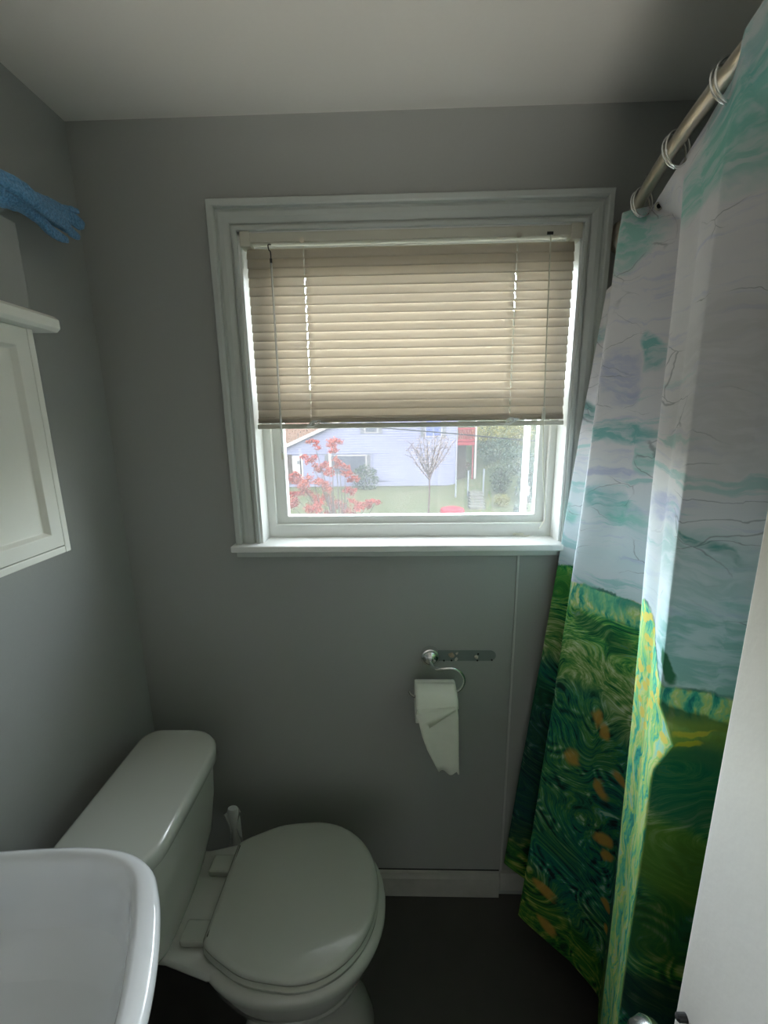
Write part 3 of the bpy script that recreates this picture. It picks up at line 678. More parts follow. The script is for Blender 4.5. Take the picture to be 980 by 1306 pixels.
def fu(face, x, y):       # photo pixel on one face of the cloth -> print coordinates
    a, b, yv, xa, xb = {'A': ('A', 'Av', 1.02, None, None), 'B': ('B', 'Bv', .86, None, None), 'C': ('C', 'D', .57, None, None), 'D': ('D', 'E', .51, None, None)}[face]
    p = P(x, y, yv)
    # intersect with straight chord between the two ribs at that height
    t = (ZL[0] - p.z) / (ZL[0] - ZL[-1]); t = min(max(t, 0), 1)
    kk = min(int(t * (len(cols[0]) - 1)), len(cols[0]) - 1)
    n1 = [r[0] for r in ribs].index(a); n2 = [r[0] for r in ribs].index(b)
    # search height index whose z matches along the ray
    best = None
    for kq in range(0, len(cols[0]), 2):
        p1, p2 = cols[n1][kq], cols[n2][kq]
        r_ = ray(x, y); d = p2 - p1
        den = r_.x * d.y - r_.y * d.x
        s_ = (p1.x * d.y - p1.y * d.x) / den; q = Vector((0, 0, H)) + r_ * s_
        tt = (q.x - p1.x) / d.x if abs(d.x) > abs(d.y) else (q.y - p1.y) / d.y
        e_ = abs(q.z - p1.z)
        if best is None or e_ < best[0]: best = (e_, tt, q.z)
    return acc[n1] + (acc[n2] - acc[n1]) * min(max(best[1], 0), 1), best[2]
TEAL, TEAL2, LAV, DTEAL = lc(132, 208, 196), lc(96, 190, 188), lc(176, 184, 222), lc(60, 150, 145)
for face, x, y, ru, rv, c_, f_, rt in [
    ('B', 812, 290, .07, .05, TEAL, .85, 0), ('B', 790, 330, .05, .03, TEAL, .6, 0), ('C', 900, 215, .12, .045, TEAL, .85, .3), ('D', 965, 150, .10, .055, TEAL, .85, .2), ('D', 955, 80, .09, .04, TEAL2, .6, 0),
    ('B', 835, 445, .020, .040, TEAL2, .85, .4), ('B', 795, 480, .045, .055, LAV, .6, .5), ('A', 750, 430, .04, .02, TEAL2, .6, 0), ('A', 745, 525, .05, .020, DTEAL, .8, 0), ('B', 790, 552, .085, .018, TEAL2, .85, -.05),
    ('B', 825, 585, .02, .03, TEAL, .7, 0), ('B', 775, 600, .07, .012, LAV, .6, 0), ('B', 775, 640, .05, .030, TEAL2, .75, -.4), ('B', 800, 660, .05, .022, TEAL, .8, -.2), ('A', 720, 650, .03, .03, TEAL, .8, 0), ('C', 850, 650, .05, .025, LAV, .7, 0),
    ('C', 840, 730, .03, .02, lc(225, 235, 235), .8, 0), ('D', 905, 850, .09, .09, lc(122, 188, 180), .85, 0), ('D', 880, 720, .07, .045, lc(140, 190, 185), .6, -.2), ('D', 900, 698, .04, .006, DTEAL, .9, -.45), ('D', 930, 500, .1, .1, lc(205, 205, 206), .5, 0)]:
    u, v = fu(face, x, y); sky = blob(c_, sky, u, v, ru, rv, f_, .30, rt)
MOD = []
# thin dark palette-knife lines
vr = k.n('TexVoronoi', feature='DISTANCE_TO_EDGE'); k.put(vr.inputs['Vector'], k.n('Mapping', i_Vector=wuv, i_Scale=(5, 13, 1)).outputs[0]); vr.inputs['Scale'].default_value = 1.6
ck = k.math('MULTIPLY', k.smooth(vr.outputs['Distance'], .016, .0), k.smooth(k.noise(wuv, 9, 2), .50, .62))
sky = k.mix(k.math('MULTIPLY', ck, .5), sky, lc(92, 100, 112))
# field
wn2 = k.n('TexNoise'); k.put(wn2.inputs['Vector'], uv); wn2.inputs['Scale'].default_value = 7.5; wn2.inputs['Detail'].default_value = .6
wv2 = k.n('VectorMath', operation='SUBTRACT'); k.put(wv2.inputs[0], wn2.outputs['Color']); wv2.inputs[1].default_value = (.5, .5, .5)
ws2 = k.n('VectorMath', operation='SCALE'); k.put(ws2.inputs[0], wv2.outputs[0]); ws2.inputs['Scale'].default_value = .42
fuv = k.n('VectorMath', operation='ADD'); k.put(fuv.inputs[0], uv); k.put(fuv.inputs[1], ws2.outputs[0]); fuv = fuv.outputs[0]
sw = k.n('TexNoise'); k.put(sw.inputs['Vector'], uv); sw.inputs['Scale'].default_value = 5.5; sw.inputs['Detail'].default_value = 1
vo = k.n('TexVoronoi', feature='F1'); k.put(vo.inputs['Vector'], k.n('Mapping', i_Vector=uv, i_Scale=(1, .85, 1)).outputs[0]); vo.inputs['Scale'].default_value = 12.5
arcs = k.n('Math', operation='SINE'); k.put(arcs.inputs[0], k.math('ADD', k.math('MULTIPLY', vo.outputs['Distance'], 30), k.math('MULTIPLY', k.noise(uv, 20, 1), 5)))
fl1 = k.noise(k.n('Mapping', i_Vector=fuv, i_Scale=(1.0, 6.0, 1), i_Rotation=(0, 0, .15)).outputs[0], 12, 3, .55)
fl2 = k.noise(k.n('Mapping', i_Vector=fuv, i_Scale=(2.2, 13.0, 1), i_Rotation=(0, 0, -.35)).outputs[0], 22, 3, .7)
am = k.math('MULTIPLY', k.smooth(V_, 1.0, .86), k.smooth(k.noise(uv, 15, 2), .50, .58))
sf = k.math('ADD', k.math('MULTIPLY', fl1, .62), k.math('MULTIPLY', fl2, .38))
sf = k.math('ADD', sf, k.math('MULTIPLY', k.math('MULTIPLY', arcs.outputs[0], am), .10))
upper = k.ramp(sf, [(.34, lc(4, 72, 52)), (.41, lc(12, 112, 74)), (.47, lc(48, 152, 80)), (.52, lc(106, 186, 90)), (.57, lc(172, 210, 110)), (.61, lc(84, 190, 154)), (.68, lc(226, 236, 190))])
lower = k.ramp(sf, [(.34, lc(0, 36, 44)), (.41, lc(2, 76, 76)), (.47, lc(10, 116, 106)), (.52, lc(16, 128, 92)), (.57, lc(70, 156, 84)), (.61, lc(34, 156, 146)), (.68, lc(176, 220, 196))])
green2 = k.ramp(sf, [(.34, lc(4, 54, 26)), (.42, lc(24, 98, 38)), (.50, lc(62, 130, 44)), (.58, lc(126, 162, 62)), (.66, lc(186, 196, 110))])
mid = k.ramp(sf, [(.34, lc(14, 96, 62)), (.42, lc(70, 146, 76)), (.50, lc(132, 176, 94)), (.57, lc(196, 212, 158)), (.66, lc(234, 240, 220))])
vn = k.math('ADD', V_, k.math('MULTIPLY', k.math('SUBTRACT', sw.outputs[0], .5), .30))
topb = k.ramp(k.noise(k.n('Mapping', i_Vector=wuv, i_Scale=(3.2, 1, 1), i_Rotation=(0, 0, .5)).outputs[0], 26, 3, .6), [(.34, lc(16, 130, 128)), (.42, lc(60, 176, 150)), (.50, lc(140, 210, 160)), (.58, lc(196, 218, 130)), (.66, lc(228, 236, 190))])
field = k.mix(k.smooth(vn, 1.05, .99), upper, mid)
field = k.mix(k.math('MULTIPLY', k.smooth(V_, 1.085, 1.10), k.smooth(U_, UU['B'] - .03, UU['B'])), field, topb)
field = k.mix(k.smooth(vn, .93, .83), field, lower)
patchy = k.smooth(k.noise(uv, 5, 1), .50, .60)
field = k.mix(k.math('MULTIPLY', k.math('MULTIPLY', patchy, k.smooth(V_, .95, .80)), k.smooth(U_, UU['D'], UU['D'] + .05, .35, 1)), field, green2)
field = k.mix(k.smooth(vn, .36, .26), field, green2)
# painted features of the field
GD, GL, YL, OR = lc(6, 84, 52), lc(120, 196, 80), lc(222, 220, 110), lc(196, 140, 52)
def fb(lst, base):
    for face, x, y, ru, rv, c_, f_, rt in lst:
        u, v = fu(face, x, y); base = blob(c_, base, u, v, ru, rv, f_, .25, rt)
    return base
field = fb([('B', 775, 762, .055, .028, lc(120, 205, 160), .65, 0), ('B', 808, 765, .03, .022, lc(30, 150, 140), .7, .5), ('B', 760, 800, .06, .016, lc(8, 96, 60), .6, -.3), ('B', 790, 820, .03, .03, GD, .6, 0),
            ('A', 700, 740, .05, .05, lc(64, 150, 60), .7, 0), ('A', 672, 990, .06, .25, lc(0, 44, 50), .75, 0), ('A', 680, 880, .05, .06, lc(6, 82, 50), .7, 0),
            ('D', 890, 915, .06, .012, GD, .85, -.2), ('D', 895, 945, .07, .04, lc(140, 160, 70), .8, 0), ('D', 880, 1000, .09, .07, lc(10, 110, 84), .85, 0), ('D', 872, 940, .02, .006, lc(220, 200, 60), .8, 0), ('D', 885, 928, .025, .005, lc(220, 200, 70), .8, .1),
            ('D', 870, 1110, .06, .09, lc(96, 140, 44), .8, .9), ('D', 860, 1190, .09, .06, lc(40, 96, 34), .7, 0), ('D', 850, 1280, .1, .05, lc(2, 56, 52), .85, 0)], field)
# flowers
for (x, y, face, s_) in [(757, 912, 'B', 1.1), (768, 930, 'B', .8), (727, 965, 'B', 1.0), (763, 1008, 'B', 1.1), (786, 995, 'B', .8), (765, 1070, 'B', .9), (770, 1090, 'B', .8), (773, 1155, 'B', .7), (694, 1135, 'B', 1.0), (690, 1175, 'B', .9), (725, 1265, 'B', 1.1), (775, 1185, 'B', .6), (808, 762, 'B', .7), (818, 775, 'B', .5)]:
    u, v = fu(face, x, y); field = blob(lc(214, 166, 78), field, u, v, .014 * s_, .019 * s_, .85, .35, random.uniform(-.8, .8))
# yellow-blossom print between the two front folds, colours brightened to imitate window light
u0, u1 = UU['C'] - .045, UU['D'] + .004
strip = k.ramp(k.noise(k.n('Mapping', i_Vector=wuv, i_Scale=(3.4, .55, 1)).outputs[0], 26, 3, .6, .8), [(.32, lc(40, 160, 150)), (.42, lc(96, 212, 170)), (.50, lc(176, 232, 130)), (.58, lc(228, 240, 150)), (.68, lc(150, 232, 214))])
vb = k.n('TexVoronoi', feature='F1'); k.put(vb.inputs['Vector'], uv); vb.inputs['Scale'].default_value = 62
bloss = k.math('MULTIPLY', k.smooth(vb.outputs['Distance'], .46, .36), k.smooth(V_, 1.0, 1.06))
strip = k.mix(bloss, strip, lc(238, 226, 110))
inst = k.math('MULTIPLY', k.smooth(U_, u0 - .008, u0 + .008), k.smooth(U_, u1 + .004, u1 - .004))
inst = k.math('MULTIPLY', inst, k.smooth(V_, .25, .55))
field = k.mix(inst, field, strip)
# horizon height along the cloth
hz = k.math('ADD', 1.150, k.math('MULTIPLY', k.math('SUBTRACT', k.noise(uv, 18, 4, .7), .5), .035))
# strip: horizon climbs to 1.25 at C then drops towards D
up = k.math('MULTIPLY', k.smooth(U_, UU['C'] - .02, UU['C'] + .01), k.smooth(U_, UU['D'] + .002, UU['C'] + .01))
hz = k.math('ADD', hz, k.math('MULTIPLY', up, .085))
isf = k.smooth(k.math('SUBTRACT', hz, V_), -.003, .003)
col = k.mix(isf, sky, field)
u, v = fu('D', 853, 848); col = blob(lc(30, 110, 70), col, u, v, .011, .024, .95, .2, .3)
dk_ = k.math('MULTIPLY', k.smooth(k.math('ABSOLUTE', k.math('SUBTRACT', hz, V_)), .006, .001), k.smooth(k.noise(uv, 14, 2), .42, .55))
col = k.mix(k.math('MULTIPLY', dk_, .8), col, lc(14, 100, 88))
# upper border strokes
dfr = k.n('BsdfPrincipled'); k.put(dfr.inputs['Base Color'], col); dfr.inputs['Roughness'].default_value = .75
weave = k.noise(uv, 900, 2, .6)
k.put(dfr.inputs['Normal'], k.bump(k.math('ADD', k.math('MULTIPLY', weave, .3), k.math('MULTIPLY', k.noise(wuv, 60, 4), 1.0)), .25, .0012))
tr = k.n('BsdfTranslucent'); k.put(tr.inputs[0], col)
mx = k.n('MixShader', i_0=.20); k.put(mx.inputs[1], dfr.outputs[0]); k.put(mx.inputs[2], tr.outputs[0])
co_.data.materials.clear(); co_.data.materials.append(k.surf(mx.outputs[0]))

# ------------------------------------------------------------------ outside
EX = .039
def matte(m_):
    for nd in m_.node_tree.nodes:
        if nd.type == 'BSDF_PRINCIPLED': nd.inputs['Specular IOR Level'].default_value = 0
    return m_
def em(name, r, g, b, **kw): c_ = srgb(r, g, b); return matte(mat(name, (c_[0] * EX, c_[1] * EX, c_[2] * EX, 1), .9, **kw))
M['lawn'] = None
GZ = -3.2
k = NT('lawn_and_hillside'); tc = k.n('TexCoord').outputs['Object']
n1 = k.noise(tc, .9, 6, .7); n2 = k.noise(tc, .25, 4, .6); n3 = k.noise(tc, 5, 4, .7)
gcol = k.ramp(k.math('ADD', k.math('MULTIPLY', n1, .45), k.math('MULTIPLY', n3, .55)), [(.32, lc(84, 98, 66)), (.48, lc(128, 142, 96)), (.58, lc(160, 158, 130)), (.7, lc(206, 204, 186))])
hcol = k.ramp(k.math('ADD', k.math('MULTIPLY', n1, .5), k.math('MULTIPLY', n3, .5)), [(.3, lc(52, 74, 64)), (.48, lc(96, 116, 84)), (.6, lc(150, 150, 110)), (.75, lc(190, 196, 160))])
zz = k.n('SeparateXYZ', i_0=tc).outputs
col = k.mix(k.smooth(zz[2], GZ + .15, GZ + 1.0), gcol, hcol); col = k.mix(k.math('MULTIPLY', k.smooth(zz[0], -2, -12), k.smooth(zz[2], GZ + 1, GZ + 3)), col, lc(176, 140, 118))
col = k.mix(1.0, col, (EX, EX, EX, 1), 'MULTIPLY')
b = k.n('BsdfPrincipled'); k.put(b.inputs['Base Color'], col); b.inputs['Roughness'].default_value = 1; k.put(b.inputs['Normal'], k.bump(n3, .8, .1)); M['lawn'] = matte(k.surf(b.outputs[0]))
def gh(x, y):
    s_ = max(0, y - 44) * .20 + (max(0, min(1, (x - 5.2) / 3)) * max(0, y - 24.5) * .24)
    return GZ + s_ + mnoise.noise(Vector((x * .12, y * .12, 0))) * .12 * (1 if s_ > .1 else .2)
m_ = MB(); gx = [-60 + 2.0 * i for i in range(61)]; gy = [1.3, 3, 6, 9, 12, 15, 18, 20, 22] + [23 + 1.5 * i for i in range(50)]
m_.loft([[(x, y, gh(x, y)) for x in gx] for y in gy], caps=False, closed=False)
struct(m_.build('ground_outside', 'lawn', smooth=True, auto=180, recalc=False))
# neighbour's house
HY = 31.6
hs = thing('neighbour_house', (-2, HY, GZ), 'pale blue sided house with white trim seen through the window', 'house')
k = NT('pale_blue_siding'); tc = k.n('TexCoord').outputs['Object']; z_ = k.n('SeparateXYZ', i_0=tc).outputs[2]
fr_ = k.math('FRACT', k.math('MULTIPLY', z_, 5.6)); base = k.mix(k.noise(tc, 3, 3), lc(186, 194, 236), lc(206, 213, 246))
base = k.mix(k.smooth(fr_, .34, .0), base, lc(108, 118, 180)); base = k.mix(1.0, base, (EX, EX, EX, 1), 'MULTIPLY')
b = k.n('BsdfPrincipled'); k.put(b.inputs['Base Color'], base); b.inputs['Roughness'].default_value = .8; k.put(b.inputs['Normal'], k.bump(fr_, .4, .02)); M['siding'] = matte(k.surf(b.outputs[0]))
M['etrim'] = em('house_white_trim', 246, 246, 250); M['eshut'] = em('grey_shutter', 150, 156, 168); M['eglass'] = em('house_window_glass', 120, 130, 150); M['eblue'] = em('blue_window_glass', 130, 150, 226)
M['eroof'] = em('brown_roof_shingle', 120, 104, 98); M['ered'] = em('red_deck_paint', 196, 84, 96); M['ebrown'] = em('dark_brown_wood', 104, 92, 84); M['efound'] = em('grey_foundation', 150, 156, 160)
def W(x, y, d=HY): return P(x, y, d)
eL = W(362, 573); pk = W(540, 490); eR = W(583, 500)
xl, xr = eL.x, W(583, 600).x
poly = [(xl, HY, GZ), (xr, HY, GZ), (xr, HY, eR.z), (pk.x, HY, pk.z), (xl, HY, eL.z)]
MB().prism(poly, (0, 8, 0)).build('walls', 'siding', hs)
m_ = MB()
def slab(a, b, t=.18, ov=.35):
    a, b = Vector(a), Vector(b); d = (b - a).normalized(); a = a - d * ov; n_ = Vector((-d.z, 0, d.x)) * t
    m_.prism([a + Vector((0, -.3, 0)), b + Vector((0, -.3, 0)), b + n_ + Vector((0, -.3, 0)), a + n_ + Vector((0, -.3, 0))], (0, 8.6, 0))
slab((xl, HY, eL.z), (pk.x, HY, pk.z)); slab((xr, HY, eR.z), (pk.x, HY, pk.z)); m_.build('roof', 'eroof', hs)
m_ = MB(); a = Vector((xl - .3, HY - .34, eL.z - .12)); b = Vector((pk.x, HY - .34, pk.z)); n_ = Vector((0, 0, .26)); m_.prism([a, b, b + n_, a + n_], (0, .06, 0)); m_.build('rake_board', 'etrim', hs)
def rect(name, x0, y0, x1, y1, mt, d=.05, off=0, par=None, yb=HY):
    a, b = P(x0, y1, yb), P(x1, y0, yb)
    return MB().box((a.x, yb - d - off, a.z), (b.x, yb - off + .0, b.z)).build(name, mt, par or hs)
rect('corner_board', 581, 545, 583.4, 619, 'etrim'); rect('corner_board', 384.5, 579, 386, 619, 'etrim'); rect('belt_board', 366, 578.4, 480, 579.8, 'etrim', .06)
rect('foundation', 366, 618.5, 583, 621, 'efound', .08)
def ewin(x0, y0, x1, y1, mull, glassm, sh=5):
    f_ = rect('window', x0, y0, x1, y1, 'etrim', .06)
    xs = [x0 + 1.2] + list(mull) + [x1 - 1.2]
    for a, b in zip(xs[:-1], xs[1:]): rect('pane', a + .4, y0 + 1.2, b - .4, y1 - 1.2, glassm, .03, .055, f_)
    rect('shutter', x0 - sh, y0 - .5, x0 - .3, y1 + .5, 'eshut', .06); rect('shutter', x1 + .3, y0 - .5, x1 + sh, y1 + .5, 'eshut', .06)
ewin(465, 536, 482.5, 552.5, [], 'eglass'); ewin(420, 580, 468, 606, [434, 455.5], 'eglass', 4.5); ewin(542, 535, 564.5, 557, [553], 'eblue')
rect('side_door', 374, 581.5, 384, 606, 'etrim', .05); rect('door_pane', 379.5, 587.5, 382.5, 591.5, 'eshut', .03, .055)
rect('tan_porch_post', 368, 580, 372.5, 617, 'ebrown', .06); rect('cellar_hatch', 477, 578, 496, 613, 'siding', .10); rect('white_post', 420.5, 577, 422.5, 606, 'etrim', .12, .02)
# red deck beside the house
dkt = thing('wooden_deck', (5.4, HY, GZ), 'red railed raised deck with a white post beside the blue house', 'deck')
dy0, dy1_ = HY, HY + 3
a = P(580, 568, HY); b = P(607, 568, HY); tz = P(595, 546, HY).z; z0 = P(595, 561.5, HY).z
MB().box((xr + .02, dy0, a.z), (b.x, dy1_, a.z + .22)).build('platform', 'ered', dkt)
MB().box((xr + .02, dy0, tz - .10), (b.x, dy0 + .08, tz + .04)).build('top_rail', 'ered', dkt); MB().box((xr + .02, dy0, z0 - .05), (b.x, dy0 + .08, z0 + .07)).build('bottom_rail', 'ered', dkt)
nb = 12
for i in range(nb): x = xr + .1 + (b.x - xr - .2) * i / (nb - 1); MB().box((x - .03, dy0 + .01, z0), (x + .03, dy0 + .06, tz)).build('baluster', 'ered', dkt)
MB().box((b.x - .06, dy0 - .03, GZ), (b.x + .07, dy0 + .09, tz + 1.2)).build('post', 'etrim', dkt); MB().box((b.x - .22, dy0 + .1, GZ), (b.x - .12, dy0 + .2, a.z)).build('post', 'ered', dkt)
MB().box((xr + .02, dy0 + 1.2, GZ), (b.x - .5, dy0 + 1.3, a.z)).build('lattice_skirt', 'ebrown', dkt)
# posts, steps, small things on the slope
M['epost'] = em('pale_blue_post', 190, 205, 225); M['estone'] = em('grey_stone', 150, 152, 146); M['epink'] = em('bright_red_plastic', 250, 90, 110)
for i, (x, y0, y1, lb) in enumerate([(597, 600, 625, 'pale thin fence post just right of the dark deck skirt'), (616.5, 598, 628, 'pale thin fence post on the slope right of the white deck post'), (581.5, 600, 625, 'pale thin fence post against the corner of the blue house')]):
    g_ = 26.5; p1 = P(x, y1, g_); p0 = P(x, y0, g_)
    tag(MB().box((p1.x - .04, g_ - .04, p1.z - .5), (p1.x + .04, g_ + .04, p0.z)).build('fence_post', 'epost'), lb, 'post', 'pale fence posts by the deck')
m_ = MB()
for i in range(6):
    p1 = P(600, 647 - i * 3.8, 22.6 + i * .6); p2 = P(620 - i * .6, 647 - i * 3.8, 22.6 + i * .6); m_.box((p1.x, p1.y, p1.z - .5), (p2.x, p1.y + .7, p1.z))
tag(m_.build('garden_steps', 'estone', bevel=.02), 'weathered stone garden steps climbing the grassy slope', 'steps')
p1 = P(577, 651, 20.5)
m_ = MB(); m_.lathe([(.60, -.30), (.60, .02), (.56, .10), (.40, .15), (.1, .17)], (p1.x, p1.y, p1.z), 'Z', 32)
m_.lathe([(.04, -1.6), (.04, -.28)], (p1.x, p1.y, p1.z), 'Z', 8)
tag(m_.build('red_garden_table', 'epink', smooth=True, auto=40), 'bright red round top on the lawn at the bottom edge of the pane', 'garden table')
p1 = P(668.5, 632.5, 22.5); p2 = P(676, 620, 22.5); tag(MB().box((p1.x, 22.5, p1.z - .0), (p2.x, 22.7, p2.z)).build('utility_box', 'etrim', bevel=.02), 'small white box on the slope at the right edge of the pane', 'box')
o = MB().box((p1.x + .12, 22.55, GZ), (p1.x + .2, 22.65, p1.z + .1)).build('post', 'etrim', None); o.parent = bpy.data.objects['utility_box']
# overhead cable
m_ = MB(); m_.tube(spline([P(300, 530, 14), P(480, 545, 14), P(583, 553.5, 14), P(680, 562, 14), P(900, 574, 14)], 8), .022, 6); tag(m_.build('overhead_cable', em('grey_cable', 60, 64, 74)), 'grey overhead cable crossing in front of the blue house', 'cable')
# foliage
def leaves(m_, c, r, n, sz, sq=(1, 1, 1), ga=False):
    for _ in range(n):
        while ga:
            v = Vector((random.gauss(0, .5), random.gauss(0, .5), random.gauss(0, .42))); break
        while not ga:
            v = Vector((random.uniform(-1, 1), random.uniform(-1, 1), random.uniform(-1, 1)))
            if .25 < v.length < 1: break
        p = Vector(c) + Vector((v.x * sq[0], v.y * sq[1], v.z * sq[2])) * r
        a = Vector((random.gauss(0, 1), random.gauss(0, 1), random.gauss(0, 1))).normalized(); b = a.orthogonal().normalized(); c_ = a.cross(b); s_ = sz * random.uniform(.6, 1.3); i = len(m_.v)
        m_.v += [tuple(p + b * s_), tuple(p + c_ * s_ * .55 + b * s_ * .2), tuple(p - b * s_ * .8), tuple(p - c_ * s_ * .55 + b * s_ * .2)]; m_.f.append((i, i + 1, i + 2, i + 3))
def leafmat(name, c1, c2, t=.4):
    k = NT(name); nz = k.noise(k.n('TexCoord').outputs['Object'], 2.2, 4, .7); c_ = k.mix(k.smooth(nz, .35, .65), c1, c2); c_ = k.mix(1.0, c_, (EX * 1.15, EX * 1.15, EX * 1.15, 1), 'MULTIPLY')
    d = k.n('BsdfDiffuse'); k.put(d.inputs[0], c_); t_ = k.n('BsdfTranslucent'); k.put(t_.inputs[0], c_); mx = k.n('MixShader', i_0=t); k.put(mx.inputs[1], d.outputs[0]); k.put(mx.inputs[2], t_.outputs[0]); return k.surf(mx.outputs[0])
M['maple'] = leafmat('coral_leaves', lc(248, 78, 66), lc(255, 150, 128)); M['bark'] = em('grey_bark', 130, 118, 112)
MY = 11.0
mp = thing('maple_tree', (P(430, 620, MY).x, MY, GZ), 'small tree with coral red leaves in front of the blue house', 'tree')
lm = MB()
CL = [(401, 566, .13), (425, 566, .17), (428, 576, .12), (397, 588, .17), (408, 596, .16), (432, 590, .13), (440, 600, .17), (420, 604, .18), (452, 612, .13), (400, 612, .2), (380, 612, .17), (377, 606, .13), (388, 630, .22), (372, 645, .18), (410, 636, .24), (434, 642, .24), (455, 646, .2), (470, 642, .15), (398, 652, .24), (424, 655, .2), (376, 632, .14), (418, 618, .2), (444, 625, .16), (480, 640, .10), (448, 655, .18)]
cent = []
for x, y, r in CL:
    d = MY + random.uniform(-.7, .7); c_ = P(x, y, d); cent.append(c_); [leaves(lm, c_ + Vector((random.gauss(0, .5), random.gauss(0, .5), random.gauss(0, .5))) * r, r * .55, int(420 * r), .034, (1, 1.2, .8), True) for _q in range(5)]
lm.build('foliage', 'maple', mp)
tb = Vector((P(430, 620, MY).x, MY, GZ)); fork = tb + Vector((.0, 0, 1.5)); m_ = MB()
m_.tube(spline([tb, tb + Vector((.03, 0, .8)), fork], 4), [.07 - .003 * i for i in range(9)], 8); m_.build('trunk', 'bark', mp, smooth=True)
m_ = MB()
for c_ in cent: m_.tube(spline([fork - Vector((0, 0, random.uniform(0, .3))), fork.lerp(c_, .5) + Vector((random.uniform(-.1, .1), 0, -.08)), c_], 4), [.028 - .0028 * i for i in range(9)], 5)
m_.build('branches', 'bark', mp, smooth=True)
# budding tree
M['bud'] = leafmat('pale_buds', lc(236, 224, 214), lc(255, 236, 236)); M['twig'] = em('pink_brown_twigs', 120, 84, 84)
BY = 20.0; base = P(546, 658, BY); base = Vector((base.x, BY, GZ))
bt = thing('budding_tree', tuple(base), 'bare young tree with pale buds before the blue siding', 'tree')
m_ = MB(); lm = MB(); top0 = P(548, 606, BY)
m_.tube([base, base.lerp(top0, .5) + Vector((.03, 0, 0)), top0], [.045, .04, .03], 7)
for i in range(16):
    x = 522 + i * 3.6 + random.uniform(-2, 2); y = 556 + abs(i - 8) * 1.2 + random.uniform(-3, 14); e_ = P(x, y, BY + random.uniform(-.8, .8)); s_ = top0.lerp(base, random.uniform(-.02, .12))
    pth = spline([s_, s_.lerp(e_, .45) + Vector((random.uniform(-.1, .1), 0, -.05)), e_], 6); m_.tube(pth, [.032 - .0018 * q for q in range(len(pth))], 5)
    for q in range(4, len(pth)):
        leaves(lm, pth[q], .16, 9, .045)
        if q % 3 == 0: e2 = pth[q] + Vector((random.uniform(-.4, .4), random.uniform(-.2, .2), random.uniform(.1, .4))); m_.tube([pth[q], e2], [.015, .009], 4); leaves(lm, e2, .1, 4, .032)
m_.build('branches', 'twig', bt); lm.build('buds', 'bud', bt)
# bushes
M['bushd'] = leafmat('dark_green_leaves', lc(84, 112, 92), lc(140, 160, 130)); M['bushy'] = leafmat('yellow_green_leaves', lc(190, 190, 90), lc(232, 226, 140)); M['bushg'] = leafmat('blue_green_leaves', lc(96, 128, 116), lc(150, 178, 160)); M['bushb'] = leafmat('brown_pink_leaves', lc(150, 120, 104), lc(205, 176, 150))
BU = [(466, 611, 30.2, 1.05, 'bushd', 'dark green rounded shrub against the blue house below its wide window', (1, .7, 1)), (622, 552, 37, 1.4, 'bushy', 'yellow-green bush at the top of the slope just right of the deck post', (1.1, .8, .6)), (662, 551, 35.5, 1.3, 'bushy', 'yellow-green bush farther right at the top of the slope', (1, .8, .7)),
      (638, 574, 33, 1.6, 'bushg', 'broad dark bush covering the middle of the slope', (1.2, .8, .6)), (662, 590, 29.5, 1.3, 'bushg', 'blue-green bush low on the slope near the right sash', (1, .8, .9)), (640, 596, 26.5, .8, 'bushd', 'small dark shrub right of the white deck post', (1.2, .8, .6)), (640, 636, 23.5, .45, 'bushy', 'low yellow-green plant beside the stone steps', (1.2, .8, .7)),
      (592, 606, 35.6, 1.0, 'bushb', 'brownish shrub in the shade under the red deck', (1, .7, 1.2)), (664, 645, 21.5, .4, 'bushg', 'low blue-green plant at the right edge of the lawn', (1, .8, .8)), (380, 552, 46, 4.5, 'bushb', 'brown autumn trees rising behind the roof slope', (1.8, .6, .7)), (676, 606, 24.5, 1.0, 'bushg', 'tall blue-green shrub against the right edge of the pane', (.7, .8, 1.3))]
for x, y, d, r, mt_, lb, sq in BU:
    c_ = P(x, y, d); nm = 'shrub' if r < 4 else 'autumn_trees'; lm = MB(); leaves(lm, c_, r, int(700 * min(r, 2.2)) , .10 if r > .8 else .05, sq)
    gz = gh(c_.x, d)
    if c_.z - gz > r * .8 and r < 4: leaves(lm, (c_.x, d, (c_.z + gz) / 2), (c_.z - gz) * .55, 900, .08, (r / (c_.z - gz) * 1.6, .7, 1))
    o_ = thing(nm, (c_.x, d, gz), lb, 'bush' if r < 4 else 'trees'); lm.build('foliage', mt_, o_)
    m_ = MB(); m_.tube([(c_.x, d, gz - .2), (c_.x, d, c_.z)], [.06, .03], 6); m_.build('stem', 'bark', o_)

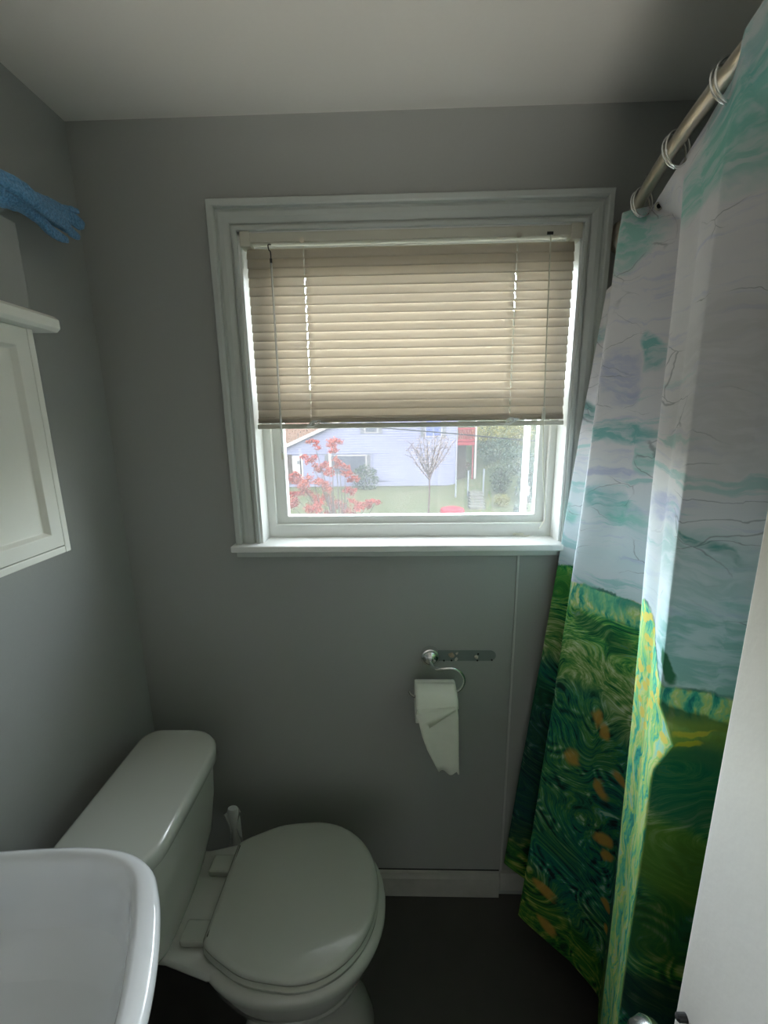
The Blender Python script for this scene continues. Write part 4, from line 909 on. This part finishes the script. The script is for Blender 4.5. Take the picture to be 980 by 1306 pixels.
# ------------------------------------------------------------------ light
w = bpy.data.worlds.new('World'); S.world = w; w.use_nodes = True; nt = w.node_tree; nt.nodes.clear()
out = nt.nodes.new('ShaderNodeOutputWorld'); bg = nt.nodes.new('ShaderNodeBackground'); st_ = nt.nodes.new('ShaderNodeTexSky'); st_.sky_type = 'NISHITA'
st_.sun_disc = False; st_.sun_elevation = math.radians(42); st_.sun_rotation = math.radians(150); st_.air_density = 1.0; st_.dust_density = 3.5; st_.ozone_density = 1
mxn = nt.nodes.new('ShaderNodeMixRGB'); mxn.inputs[0].default_value = .86; mxn.inputs[2].default_value = (.70, .67, .60, 1)
SKY = 27.0
nt.links.new(st_.outputs[0], mxn.inputs[1]); nt.links.new(mxn.outputs[0], bg.inputs[0]); nt.links.new(bg.outputs[0], out.inputs[0]); bg.inputs[1].default_value = SKY
sun = bpy.data.lights.new('sun', 'SUN'); sun.energy = 2.0; sun.angle = math.radians(2); sun.color = (1, .95, .88); so = bpy.data.objects.new('sun', sun); COL.objects.link(so)
so.rotation_euler = (math.radians(48), 0, math.radians(-25))      # behind the building, lighting the houses opposite
pl = bpy.data.lights.new('window_portal', 'AREA'); pl.shape = 'RECTANGLE'; pl.size = .80; pl.size_y = .76; pl.cycles.is_portal = True
po = bpy.data.objects.new('window_portal', pl); COL.objects.link(po); po.location = (.0375, 1.235, 1.575); po.rotation_euler = (math.radians(-90), 0, 0)
hl = bpy.data.lights.new('added_ceiling_fill', 'SPOT'); hl.energy = 46; hl.color = (1, .94, .84); hl.spot_size = math.radians(62); hl.spot_blend = .5; hl.shadow_soft_size = .12  # added spot in the unseen hallway, only there to brighten the ceiling
ho = bpy.data.objects.new('added_ceiling_fill', hl); COL.objects.link(ho); ho.location = (.02, -.80, .95)
ho.rotation_euler = Vector((0, .62, 1)).to_track_quat('-Z', 'Y').to_euler()
S.view_settings.view_transform = 'Standard'; S.view_settings.look = 'None'; S.view_settings.gamma = 1; S.view_settings.use_curve_mapping = False
S.view_settings.exposure = .2
S.cycles.max_bounces = 14; S.cycles.diffuse_bounces = 8; S.cycles.transparent_max_bounces = 16; S.cycles.transmission_bounces = 8; S.cycles.sample_clamp_indirect = 12
S.cycles.caustics_reflective = False; S.cycles.caustics_refractive = False
